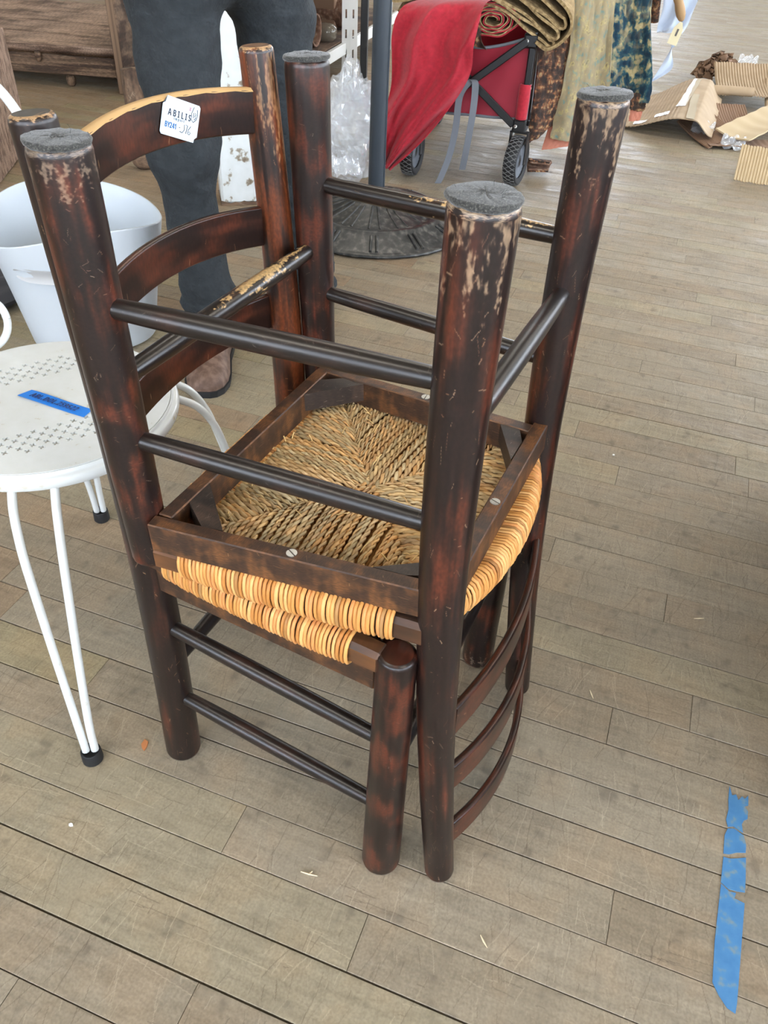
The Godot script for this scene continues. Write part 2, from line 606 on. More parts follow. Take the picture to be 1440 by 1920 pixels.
func board(mb: MB, xf: Transform3D, a0: float, a1: float, b0: float, b1: float, off: Vector2, y: float) -> void:
	var e := 0.0006
	var low := -0.012
	var T := [Vector3(a0 + e, y, b0 + e), Vector3(a1 - e, y, b0 + e), Vector3(a1 - e, y, b1 - e), Vector3(a0 + e, y, b1 - e)]
	var S := [Vector3(a0, y - e, b0), Vector3(a1, y - e, b0), Vector3(a1, y - e, b1), Vector3(a0, y - e, b1)]
	var B := [Vector3(a0, low, b0), Vector3(a1, low, b0), Vector3(a1, low, b1), Vector3(a0, low, b1)]
	var N := [Vector3(0, 0, -1), Vector3(1, 0, 0), Vector3(0, 0, 1), Vector3(-1, 0, 0)]
	var faces := [[T, Vector3.UP]]
	for k in 4:
		var j := (k + 1) % 4
		faces.append([[T[k], T[j], S[j], S[k]], (N[k] + Vector3.UP).normalized()])
		faces.append([[S[k], S[j], B[j], B[k]], N[k]])
	for f in faces:
		var at0 := mb.v.size()
		for p in f[0]:
			mb.vert(xf * p, xf.basis * f[1], Vector2(p.x / 1.3, p.z / 0.65) + off)
		var ccw: bool = (f[0][1] - f[0][0]).cross(f[0][2] - f[0][0]).dot(f[1]) > 0
		if ccw: mb.ix.append_array([at0, at0 + 2, at0 + 1, at0, at0 + 3, at0 + 2])
		else: mb.ix.append_array([at0, at0 + 1, at0 + 2, at0, at0 + 2, at0 + 3])

# ---------------------------------------------------------------- the two rush chairs
const H := 0.84
const D2 := 0.1623
const RAKE := 0.0199
const WF := 0.1857
const WB := 0.1622
const LEG := 0.412

func back_x(y: float) -> float:
	return -D2 - RAKE * y / H

# the back posts bend at the seat
func post_x(y: float) -> float:
	return back_x(y) + 0.016 * sin(PI * clampf(y / H, 0, 1))

func side_z(x: float, s: float) -> float:
	return s * lerpf(WB, WF, clampf((x + D2) / (2.0 * D2), 0, 1))

func bar(a: Vector3, b: Vector3, r0: float, mid: float, m: Material, parent: Node3D, called: String) -> void:
	var path := []
	var rr := []
	for k in 15:
		var t := k / 14.0
		path.append(a.lerp(b, t))
		rr.append(lerpf(r0, mid, sin(PI * t) ** 0.7))
	var mb := MB.new()
	mb.tube(path, rr, 16, true, 1.0, Vector2(1, 1))
	obj(called, mb, m, parent)

func leg(from: Vector3, to: Vector3, r0: float, r1: float, m: Material, parent: Node3D, called: String, turn: float, bend := 0.0) -> MeshInstance3D:
	var path := []
	var rr := []
	var L := from.distance_to(to)
	var ds := [0.0, 0.0008, 0.003, 0.007]
	var ks := [0.80, 0.90, 0.965, 1.0]
	for k in 4:
		path.append(from.lerp(to, ds[k] / L)); rr.append(lerpf(r0, r1, ds[k] / L) * ks[k])
	for k in range(1, 24):
		var t := lerpf(0.02, 0.98, k / 24.0)
		path.append(from.lerp(to, t)); rr.append(lerpf(r0, r1, t) * (1.0 + 0.006 * sin(t * 23.0 + turn * 5.0)))
	ds = [0.006, 0.003, 0.0011, 0.0]
	ks = [1.0, 0.97, 0.90, 0.78]
	for k in 4:
		path.append(to.lerp(from, ds[k] / L)); rr.append(lerpf(r0, r1, 1.0 - ds[k] / L) * ks[k])
	for k in path.size(): path[k].x += bend * sin(PI * clampf((path[k].y - from.y) / (to.y - from.y), 0, 1))
	var mb := MB.new()
	mb.tube(path, rr, 28, true, 1.0, Vector2(1, 1), Vector3(cos(turn), 0, sin(turn)))
	return obj(called, mb, m, parent)

func slat(y0: float, h: float, bow: float, arch: float, m: Material, parent: Node3D, worn: bool) -> MeshInstance3D:
	var n := 24
	var th := 0.0095
	var rows := []
	var edge := []
	for k in n + 1:
		var t := -1.0 + 2.0 * k / n
		var z := 0.149 * t
		var c := 1.0 - t * t
		var y := y0 + arch * c
		var x := back_x(y0 + h / 2) + 0.001 - bow * c
		# outward side of the bow
		var dx := 2.0 * bow * t / 0.149
		var nn := Vector3(-1, 0, dx).normalized()
		var p := Vector3(x, y, z)
		var e := 0.0022
		var o := nn * th / 2
		var u := Vector3.UP
		var yt := h
		rows.append(PackedVector3Array([p + o * 0.55 , p + o + u * e, p + o + u * (yt - e), p + o * 0.55 + u * yt, p - o * 0.55 + u * yt, p - o + u * (yt - e), p - o + u * e, p - o * 0.55]))
		edge.append(p + u * (yt + 0.0002))
	# across the grain is u, along it v
	var mb := MB.new()
	mb.grid(rows, true, false, Vector2(1, 1))
	mb.poly(Array(rows[0]), Vector3(0, 0, -1)); mb.poly(Array(rows[n]), Vector3(0, 0, 1))
	var o := obj("back_slat", mb, m, parent)
	if worn:
		# the top edge is rubbed to bare wood
		var w := MB.new()
		var P := []
		for k in range(0, n + 1):
			var q: PackedVector3Array = rows[k]
			var j := 0.0003 * sin(k * 2.1)
			P.append(PackedVector3Array([q[2] + Vector3(-0.0005, -0.0004 + j, 0), q[3] + Vector3(-0.0003, 0.0006, 0), q[4] + Vector3(0.0003, 0.0006, 0), q[5] + Vector3(0.0006, -0.0006 - j * 2, 0)]))
		w.grid(P, false, false)
		obj("worn_edge", w, M.bare_edge, o)
	return o

func hit(p: Vector2, d: Vector2, poly: Array) -> float:
	# distance from p along d to the polyline
	var best := 1e9
	for k in poly.size() - 1:
		var a: Vector2 = poly[k]
		var e: Vector2 = poly[k + 1] - a
		var den := d.cross(e)
		if absf(den) < 1e-9: continue
		var t := (a - p).cross(e) / den
		var u := (a - p).cross(d) / den
		if t > 0.0 and u >= -0.02 and u <= 1.02: best = minf(best, t)
	return best

# one of the four fans of a rush seat. a, b: ends of the outer edge (x, z); mitre: the lines where it meets its neighbours
func rush_fan(a: Vector2, b: Vector2, mitre: Array, n: int, bulge: float, sd: int, parent: Node3D, lower := 0.379) -> void:
	var r := RandomNumberGenerator.new()
	r.seed = sd
	var wrap := MB.new()
	var under := MB.new()
	var along := (b - a).normalized()
	var mid: Vector2 = (mitre[0] + mitre[-1]) / 2
	var inw := Vector2(-along.y, along.x)
	if inw.dot(mid - a) < 0: inw = -inw
	var pitch := a.distance_to(b) / n
	var o3 := Vector3(-inw.x, 0, -inw.y)
	var gold := [lin(208, 152, 88), lin(198, 140, 76), lin(216, 164, 102), lin(184, 124, 64), lin(204, 140, 82)]
	var straw := [lin(202, 170, 122), lin(190, 164, 120), lin(210, 172, 116), lin(172, 148, 108), lin(210, 158, 98), lin(196, 174, 134), lin(186, 144, 98)]
	var top := 0.418
	for k in n:
		var t := (k + 0.5 + r.randf_range(-0.12, 0.12)) / n
		var e := a.lerp(b, t)
		var swell := bulge * (1.0 - pow(absf(2.0 * t - 1.0), 2.2)) + r.randf_range(-0.0006, 0.0006)
		var d := hit(e, inw, mitre)
		if d > 1.0: d = 0.02
		var out := Vector3(e.x, 0, e.y) + o3 * swell
		var lean := Vector3(along.x, 0, along.y) * r.randf_range(-0.0012, 0.0012)
		var dy := r.randf_range(-0.0008, 0.0008)
		var P := []
		for q in [[-0.045, lower + 0.007], [-0.022, lower + 0.003], [-0.010, lower + 0.0005], [-0.004, lower + 0.004], [-0.0012, lower + 0.010], [0.0, lower + 0.018], [-0.0012, top - 0.012], [-0.004, top - 0.006], [-0.010, top - 0.002], [-0.022, top], [-0.045, top]]:
			P.append(out + o3 * minf(q[0], 0.0) + Vector3.UP * (q[1] + dy) + lean * ((q[1] - lower) / 0.04))
		var last := Vector3(e.x + inw.x * d, top - 0.001, e.y + inw.y * d)
		if d > 0.05: P.append(last)
		var w: float = pitch * 0.47 * r.randf_range(0.92, 1.12)
		var c: Color = gold[r.randi() % gold.size()]
		if r.randf() < 0.06: c = c.lerp(lin(120, 84, 48), 0.6)
		var cc := []
		for q in P.size(): cc.append(c * (0.92 + 0.16 * r.randf()))
		wrap.tube(P, w, 7, false, 0.9, Vector2(1, 1), Vector3(along.x, 0, along.y), cc)
	# the loose twisted strands of the underside, coarser than the wraps
	var m := int(n * 0.72)
	var gap := a.distance_to(b) / m
	for k in m:
		var t := (k + 0.5 + r.randf_range(-0.09, 0.09)) / m
		var e := a.lerp(b, t)
		var swell := bulge * (1.0 - pow(absf(2.0 * t - 1.0), 2.2))
		var d := hit(e, inw, mitre)
		if d > 1.0: d = 0.02
		var rate := r.randf_range(36.0, 60.0)
		var ph := r.randf() * TAU
		var cb: Color = straw[r.randi() % straw.size()]
		var drift := r.randf_range(-0.0018, 0.0018)
		for s in 2:
			var path := []
			var cs := []
			var rad := []
			var steps := maxi(4, int(d / 0.0036))
			var c2: Color = cb.lerp(straw[r.randi() % straw.size()], 0.6) * (1.06 if s == 0 else 0.82)
			var reach := d * r.randf_range(0.97, 1.03) + 0.004
			for q in steps + 1:
				var g := float(q) / steps
				var dist := 0.014 + (reach - 0.014) * g
				var an := ph + s * PI + dist * rate * TAU
				# each fan swells towards the middle and dips into the mitre
				var hump := 0.0065 - 0.0085 * smoothstep(0.05, 0.6, g) + 0.006 * smoothstep(0.80, 1.0, g)
				var p := Vector3(e.x, 0, e.y) - o3 * dist + o3 * swell * (1.0 - g)
				p += Vector3(along.x, 0, along.y) * (cos(an) * gap * 0.27 + drift * sin(PI * g))
				p.y = lower + hump + 0.0035 + sin(an) * 0.0015 + r.randf_range(-0.0003, 0.0003)
				path.append(p)
				cs.append(c2 * r.randf_range(0.9, 1.1))
				rad.append(gap * 0.36 * r.randf_range(0.85, 1.12) * (0.5 if q == steps else 1.0))
			under.tube(path, rad, 6, false, 0.62, Vector2(1, 1), Vector3(along.x, 0, along.y), cs)
	# broken ends and stray blades
	for k in n / 2:
		var t := r.randf()
		var e := a.lerp(b, t)
		var d := minf(hit(e, inw, mitre), 0.2)
		var p := Vector3(e.x, lower - 0.0005, e.y) - o3 * (0.022 + (d - 0.02) * r.randf())
		var dir := (Vector3(inw.x, 0, inw.y) * r.randf_range(-1, 1) + Vector3(along.x, 0, along.y) * r.randf_range(-1, 1) + Vector3.DOWN * r.randf_range(-0.1, 0.5)).normalized()
		var L := r.randf_range(0.005, 0.016)
		var c: Color = lin(226, 190, 128) if r.randf() < 0.6 else straw[r.randi() % straw.size()]
		under.tube([p, p + dir * L * 0.5 + Vector3.DOWN * 0.001, p + dir * L], 0.0008, 4, true, 0.5, Vector2(1, 1), Vector3.ZERO, [c, c, c])
	stuff(obj("rush_edge", wrap, M.rush, parent))
	stuff(obj("rush_underside", under, M.rush, parent))

func chair(xf: Transform3D, label: String, mz: float, upper: bool) -> Node3D:
	var t := thing("rush_chair", label, "chair", xf, "dark ladder-back rush chairs stacked seat to seat")
	for s: float in [1.0, -1.0]:
		# legs
		var lm: Material = [M.leg_a, M.leg_b][0 if (s > 0) == upper else 1]
		var pm: Material = M.post_b if upper else (M.post_c if s > 0 else M.post_a)
		var fl := leg(Vector3(D2, 0, s * WF), Vector3(D2, LEG, s * WF), 0.0246, 0.0205, lm, t, "front_leg", 1.0 + s)
		var bl := leg(Vector3(-D2, 0, s * WB), Vector3(back_x(H), H, s * WB), 0.0243, 0.0186, pm, t, "back_post", 2.0 + s * 0.7, 0.016)
		if upper:
			for e in [[Vector3(D2, 0, s * WF), fl], [Vector3(-D2, 0, s * WB), bl]]:
				var mb := MB.new()
				var rows := []
				for q in [[0.0180, 0.003], [0.0240, 0.0018], [0.0251, -0.0002], [0.0247, -0.0024], [0.0235, -0.0033], [0.014, -0.0036], [0.006, -0.0036], [0.0, -0.0036]]:
					var row := PackedVector3Array()
					for j in 40:
						var w := TAU * j / 40
						var wob: float = 1.0 + 0.035 * sin(w * 3.0 + s + q[1] * 300.0) + rng.randf_range(-0.02, 0.02)
						row.append(e[0] + Vector3(q[0] * wob * cos(w), q[1] + rng.randf_range(-0.0005, 0.0005) - 0.001 * sin(w + s), q[0] * wob * sin(w)))
					rows.append(row)
				mb.grid(rows, true)
				# loose fibres
				for j in 12:
					var w := rng.randf() * TAU
					var q := 0.0235 * sqrt(rng.randf())
					var p: Vector3 = e[0] + Vector3(q * cos(w), -0.0034 if q < 0.0225 else -0.0018, q * sin(w))
					var dir := Vector3(cos(w) * rng.randf(), -rng.randf_range(0.1, 0.9), sin(w) * rng.randf()).normalized().rotated(Vector3.UP, rng.randf_range(-1, 1))
					mb.tube([p, p + dir * 0.002, p + dir * 0.004 + Vector3(rng.randf_range(-0.002, 0.002), 0, 0.001)], 0.00016, 3, false)
				obj("felt_pad", mb, M.felt, e[1])
		# side rungs
		bar(Vector3(D2, 0.128, s * WF), Vector3(post_x(0.134), 0.134, s * WB), 0.0082, 0.0107, M.rung_worn if upper and s < 0 else M.rung, t, "side_rung")
		bar(Vector3(D2, 0.260, s * WF), Vector3(post_x(0.273), 0.273, s * WB), 0.0082, 0.0104, M.rung, t, "side_rung")
	bar(Vector3(D2, 0.204, WF), Vector3(D2, 0.204, -WF), 0.0085, 0.0112, M.rung_worn if upper else M.rung, t, "front_rung")
	bar(Vector3(post_x(0.186), 0.186, WB), Vector3(post_x(0.186), 0.186, -WB), 0.0085, 0.0108, M.rung, t, "back_rung")
	# ladder back
	var sl := slat(0.756, 0.046, 0.033, 0.010, M.slat, t, not upper)
	slat(0.6305, 0.046, 0.0285, 0.010, M.slat, t, false)
	slat(0.522, 0.046, 0.020, 0.004, M.slat, t, false)
	# four seat rails hidden in the rush but for their ends
	var zn := func(x: float) -> float: return 0.1785 + 0.07 * x
	for s: float in [1.0, -1.0]:
		var mb := MB.new()
		var p := Vector3(-0.150, 0.399, s * zn.call(-0.150))
		var q := Vector3(0.152, 0.399, s * zn.call(0.152))
		mb.box(Vector3(p.distance_to(q), 0.029, 0.024), 0.005, Transform3D(Basis(Vector3.UP, -atan2(q.z - p.z, q.x - p.x)), (p + q) / 2))
		obj("seat_rail", mb, M.apron, t)
		mb = MB.new()
		mb.box(Vector3(0.022, 0.027, 0.33), 0.005, at(0.148 * s - 0.004, 0.399, 0))
		obj("seat_rail", mb, M.apron, t)
	# rush
	var fa := Vector2(-0.003, 0.004)
	var fb := Vector2(-0.014, 0.004)
	var cfn := Vector2(0.135, 0.186); var cff := Vector2(0.135, -0.186)
	var cbn := Vector2(-0.15, 0.168); var cbf := Vector2(-0.15, -0.168)
	rush_fan(Vector2(0.116, zn.call(0.116) + 0.0155), Vector2(-0.118, zn.call(-0.118) + 0.0155), [cfn, fa, fb, cbn], 52, 0.004, 1, t)
	rush_fan(Vector2(0.116, -zn.call(0.116) - 0.0155), Vector2(-0.118, -zn.call(-0.118) - 0.0155), [cff, fa, fb, cbf], 52, 0.004, 2, t)
	rush_fan(Vector2(0.162, -0.145), Vector2(0.162, 0.145), [cff, fa, cfn], 62, 0.008, 3, t)
	rush_fan(Vector2(-0.164, -0.132), Vector2(-0.164, 0.134), [cbf, fb, cbn], 58, 0.025 if upper else 0.003, 4, t)
	# apron frame under the rush, a little to one side
	var y := 0.3625
	var hh := 0.035
	var near := [Vector3(0.141, y, 0.1985 * mz), Vector3(-0.150, y, 0.1645 * mz)]
	var far := [Vector3(0.140, y, -0.1465 * mz), Vector3(-0.150, y, -0.1280 * mz)]
	if not upper:
		near = [Vector3(0.141, y, 0.181), Vector3(-0.150, y, 0.164)]
		far = [Vector3(0.140, y, -0.172), Vector3(-0.150, y, -0.155)]
	var ends := [near, far, [Vector3(0.1325, y, near[0].z - 0.011), Vector3(0.1325, y, far[0].z + 0.0075)], [Vector3(-0.157, y, 0.139), Vector3(-0.157, y, -0.146)]]
	var k := 0
	for e in ends:
		var p: Vector3 = e[0]
		var q: Vector3 = e[1]
		var mb := MB.new()
		var bx := Transform3D(Basis(Vector3.UP, -atan2(q.z - p.z, q.x - p.x)), (p + q) / 2)
		mb.box(Vector3(p.distance_to(q), hh, 0.0165), 0.0012, bx, 8.0)
		var ap := obj("apron_rail", mb, M.apron, t)
		# its screw, a third of the way along
		mb = MB.new()
		if k == 2:
			k += 1
			continue
		var sp := bx * Vector3([0.005, 0.008, 0.0, -0.0255][k], -hh / 2, 0)
		for side: float in [-1.0, 1.0]:
			var half := []
			for g in 13:
				var w := PI * g / 12.0
				half.append(Vector2(0.0052 * cos(w), side * (0.0005 + 0.0048 * sin(w))))
			mb.prism(half, -0.0010, 0.001, Transform3D(Basis(Vector3.UP, 0.5 + k), sp))
		obj("screw", mb, M.screw, ap)
		k += 1
	# corner braces
	var y0 := y - hh / 2 + 0.001
	for c in [
		[Vector2(0.1245, 0.122), Vector2(0.068, 0.181), Vector2(0.090, 0.185), Vector2(0.1245, 0.158)],
		[Vector2(0.1245, -0.078), Vector2(0.070, -0.133), Vector2(0.100, -0.135), Vector2(0.1245, -0.118)],
		[Vector2(-0.148, 0.122), Vector2(-0.086, 0.163), Vector2(-0.118, 0.160), Vector2(-0.148, 0.146)],
		[Vector2(-0.148, -0.058), Vector2(-0.114, -0.122), Vector2(-0.138, -0.121), Vector2(-0.148, -0.098)]]:
		var pts := []
		for q in c: pts.append(Vector2(q.x, q.y * mz))
		var mb := MB.new()
		mb.prism(pts, y0, y0 + 0.024, Transform3D.IDENTITY, 8.0)
		obj("corner_brace", mb, M.apron_top, t)
	return t

func chairs() -> void:
	var low := chair(Transform3D.IDENTITY, "lower dark wooden ladder-back rush chair standing upright on its four feet", -1.0, false)
	price_label(low)
	var bs := Basis(Vector3.UP, deg_to_rad(-0.4)) * Basis(Vector3.RIGHT, deg_to_rad(-0.17)) * Basis(Vector3.BACK, deg_to_rad(1.95)) * Basis(Vector3.BACK, PI)
	chair(Transform3D(bs, Vector3(0.0277, 0.8371, 0.0027)), "upper dark wooden rush chair lying upside down with felt pads on its feet", 1.0, true)

func letters(text: String, size: float, m: Material, parent: Node3D, xf: Transform3D, font := "Droid Sans", squeeze := 1.0) -> void:
	var tm := TextMesh.new()
	tm.text = text
	var f := SystemFont.new()
	f.font_names = PackedStringArray([font])
	f.font_weight = 700
	tm.font = f
	tm.font_size = 32
	tm.pixel_size = size / 32.0
	tm.depth = 0.0002
	var o := MeshInstance3D.new()
	o.name = "lettering"
	o.mesh = tm
	o.material_override = m
	o.transform = xf * Transform3D(Basis.from_scale(Vector3(squeeze, 1, 1)), Vector3.ZERO)
	parent.add_child(o, true)

# pen strokes drawn as thin raised lines on a surface
func pen(strokes: Array, r: float, m: Material, parent: Node3D, xf: Transform3D) -> void:
	var mb := MB.new()
	for s in strokes:
		var path := []
		for p in s: path.append(xf * Vector3(p[0], p[1], 0))
		mb.tube(path, r, 5, true, 0.4, Vector2(1, 1), xf.basis.x)
	obj("handwriting", mb, m, parent)

func price_label(t: Node3D) -> void:
	var paper := mat("label_paper", srgb(200, 212, 222), 0.5)
	var ink := mat("grey_ink", srgb(44, 50, 66), 0.8)
	var pale := mat("pale_ink", srgb(110, 120, 134), 0.8)
	var blue := mat("blue_ink", srgb(16, 92, 158), 0.7)
	var pink := mat("pink_ink", srgb(190, 140, 160), 0.6)
	var tl := Vector3(-0.2065, 0.8140, -0.0313)
	var tr := Vector3(-0.1990, 0.7943, -0.0780)
	var bl := Vector3(-0.2076, 0.7827, -0.0156)
	var ex := (tr - tl).normalized()
	var ey := (tl - bl).normalized()
	var bx := Transform3D(Basis(ex, ey, ex.cross(ey)).orthonormalized(), (tr + bl) / 2 + Vector3(0.0012, 0, 0))
	var mb := MB.new()
	var A := 0.0255
	var S := 0.0177
	var pts := [[-A + 0.005, S], [A - 0.002, S], [A, S - 0.002], [A, -S + 0.006], [A - 0.0035, -S + 0.0035], [A - 0.004, -S], [-A + 0.002, -S], [-A, -S + 0.002], [-A, S - 0.008], [-A + 0.003, S - 0.006]]
	var poly := []
	for p in pts: poly.append(Vector2(p[0], -p[1]))
	mb.prism(poly, -0.0003, 0.0003, bx * Transform3D(Basis(Vector3.RIGHT, PI / 2), Vector3.ZERO))
	var o := obj("price_label", mb, paper, t)
	o.set_meta("label", "white paper price label with printed and handwritten marks")
	var face := bx * at(0, 0, 0.0005)
	letters("A B I L I S", 0.0085, ink, o, face * at(-0.002, 0.0038, 0), "Droid Sans", 0.85)
	letters("i m p o r t", 0.0036, pale, o, face * at(-0.002, -0.0008, 0), "Droid Sans", 0.9)
	letters("BY241", 0.0072, blue, o, face * at(-0.0125, -0.0078, 0), "Droid Sans", 0.8)
	letters("x", 0.006, pink, o, face * at(0.0115, 0.0125, 0))
	pen([[[-0.001, -0.0075], [0.0005, -0.0075]], [[0.006, -0.0035], [0.0065, -0.0085], [0.004, -0.0115], [0.0005, -0.0108]], [[0.008, -0.0035], [0.0105, -0.0035], [0.009, -0.0115]], [[0.015, -0.0035], [0.012, -0.0075], [0.0118, -0.0108], [0.014, -0.0115], [0.0155, -0.0098], [0.014, -0.0085], [0.012, -0.0098]],
		[[0.0165, 0.0150], [0.0140, 0.009], [0.0143, 0.003], [0.0175, 0.001], [0.0212, 0.004], [0.0225, 0.009], [0.0212, 0.0135]], [[0.017, 0.010], [0.017, 0.005]], [[0.019, 0.010], [0.0205, 0.0085], [0.0187, 0.007], [0.0205, 0.0055], [0.0182, 0.0035]]], 0.00038, ink, o, face)

# ---------------------------------------------------------------- background
func v3(a) -> Vector3:
	return Vector3(a[0], a[1], a[2])

# smooth curve through points
func curve(pts: Array, per := 6) -> Array:
	var out := []
	var n := pts.size()
	for k in n - 1:
		var p0: Vector3 = pts[maxi(k - 1, 0)]
		var p1: Vector3 = pts[k]
		var p2: Vector3 = pts[k + 1]
		var p3: Vector3 = pts[mini(k + 2, n - 1)]
		for j in per:
			out.append(p1.cubic_interpolate(p2, p0, p3, float(j) / per))
	out.append(pts[n - 1])
	return out

# rows of a sheet between a left and a right edge curve; fold(s, t) -> offset along the facing direction
func drape(left: Array, right: Array, rows: int, cols: int, facing: Vector3, fold: Callable) -> Array:
	var L := curve(left, 8)
	var R := curve(right, 8)
	var P := []
	for r in rows + 1:
		var s := float(r) / rows
		var a := sample(L, s)
		var b := sample(R, s)
		var row := PackedVector3Array()
		for k in cols + 1:
			var t := float(k) / cols
			row.append(a.lerp(b, t) + facing * float(fold.call(s, t)))
		P.append(row)
	return P

func sample(path: Array, s: float) -> Vector3:
	var f := s * (path.size() - 1)
	var k := mini(int(f), path.size() - 2)
	return path[k].lerp(path[k + 1], f - k)

# surface nets over a field
func nets(lo: Vector3, hi: Vector3, cell: float, field: Callable, mb: MB) -> void:
	var nx := int((hi.x - lo.x) / cell) + 2
	var ny := int((hi.y - lo.y) / cell) + 2
	var nz := int((hi.z - lo.z) / cell) + 2
	var F := PackedFloat32Array()
	F.resize(nx * ny * nz)
	for i in nx:
		for j in ny:
			for k in nz:
				F[(i * ny + j) * nz + k] = field.call(lo + Vector3(i, j, k) * cell)
	var ids := {}
	var at0 := mb.v.size()
	var corners := [[0, 0, 0], [1, 0, 0], [0, 1, 0], [1, 1, 0], [0, 0, 1], [1, 0, 1], [0, 1, 1], [1, 1, 1]]
	var edges := [[0, 1], [2, 3], [4, 5], [6, 7], [0, 2], [1, 3], [4, 6], [5, 7], [0, 4], [1, 5], [2, 6], [3, 7]]
	for i in nx - 1:
		for j in ny - 1:
			for k in nz - 1:
				var g := PackedFloat32Array()
				var neg := 0
				for c in corners:
					var f := F[((i + c[0]) * ny + j + c[1]) * nz + k + c[2]]
					g.append(f)
					if f < 0: neg += 1
				if neg == 0 or neg == 8: continue
				var p := Vector3.ZERO
				var m := 0
				for e in edges:
					var a := g[e[0]]
					var b := g[e[1]]
					if (a < 0) != (b < 0):
						var t := a / (a - b)
						var ca := Vector3(corners[e[0]][0], corners[e[0]][1], corners[e[0]][2])
						var cb := Vector3(corners[e[1]][0], corners[e[1]][1], corners[e[1]][2])
						p += ca.lerp(cb, t); m += 1
				p = lo + (Vector3(i, j, k) + p / m) * cell
				var gr := Vector3(g[1] - g[0] + g[3] - g[2] + g[5] - g[4] + g[7] - g[6], g[2] - g[0] + g[3] - g[1] + g[6] - g[4] + g[7] - g[5], g[4] - g[0] + g[5] - g[1] + g[6] - g[2] + g[7] - g[3])
				ids[(i * ny + j) * nz + k] = mb.vert(p, gr.normalized(), Vector2(p.x + p.z, p.y))
	for key in ids:
		var k: int = key % nz
		var j: int = (key / nz) % ny
		var i: int = key / (nz * ny)
		for ax in 3:
			var o: int = [ny * nz, nz, 1][ax]
			var s1: int = [nz, 1, ny * nz][ax]
			var s2: int = [1, ny * nz, nz][ax]
			if key + o >= F.size(): continue
			var a := F[key]
			var b := F[key + o]
			if (a < 0) == (b < 0): continue
			if not (ids.has(key - s1) and ids.has(key - s2) and ids.has(key - s1 - s2)): continue
			var q0: int = ids[key]
			var q1: int = ids[key - s1]
			var q2: int = ids[key - s1 - s2]
			var q3: int = ids[key - s2]
			var gn := (mb.v[q1] - mb.v[q0]).cross(mb.v[q2] - mb.v[q0])
			if gn.dot(mb.n[q0] + mb.n[q2]) > 0: mb.ix.append_array([q0, q2, q1, q0, q3, q2])
			else: mb.ix.append_array([q0, q1, q2, q0, q2, q3])

func capsule(p: Vector3, a: Vector3, b: Vector3, r0: float, r1: float) -> float:
	var d := b - a
	var t := clampf((p - a).dot(d) / d.length_squared(), 0, 1)
	return p.distance_to(a + d * t) - lerpf(r0, r1, t)

func smin(a: float, b: float, k: float) -> float:
	var h := maxf(k - absf(a - b), 0.0) / k
	return minf(a, b) - h * h * k * 0.25

func background() -> void:
	more_materials()
	white_chair()
	bucket()
	black_cloth()
	person()
	post_and_bench()
	shelf()
	umbrella_base()
	wagon()
	textiles()
	cardboard()
	floor_bits()
	paint_flakes()
	out_of_frame()

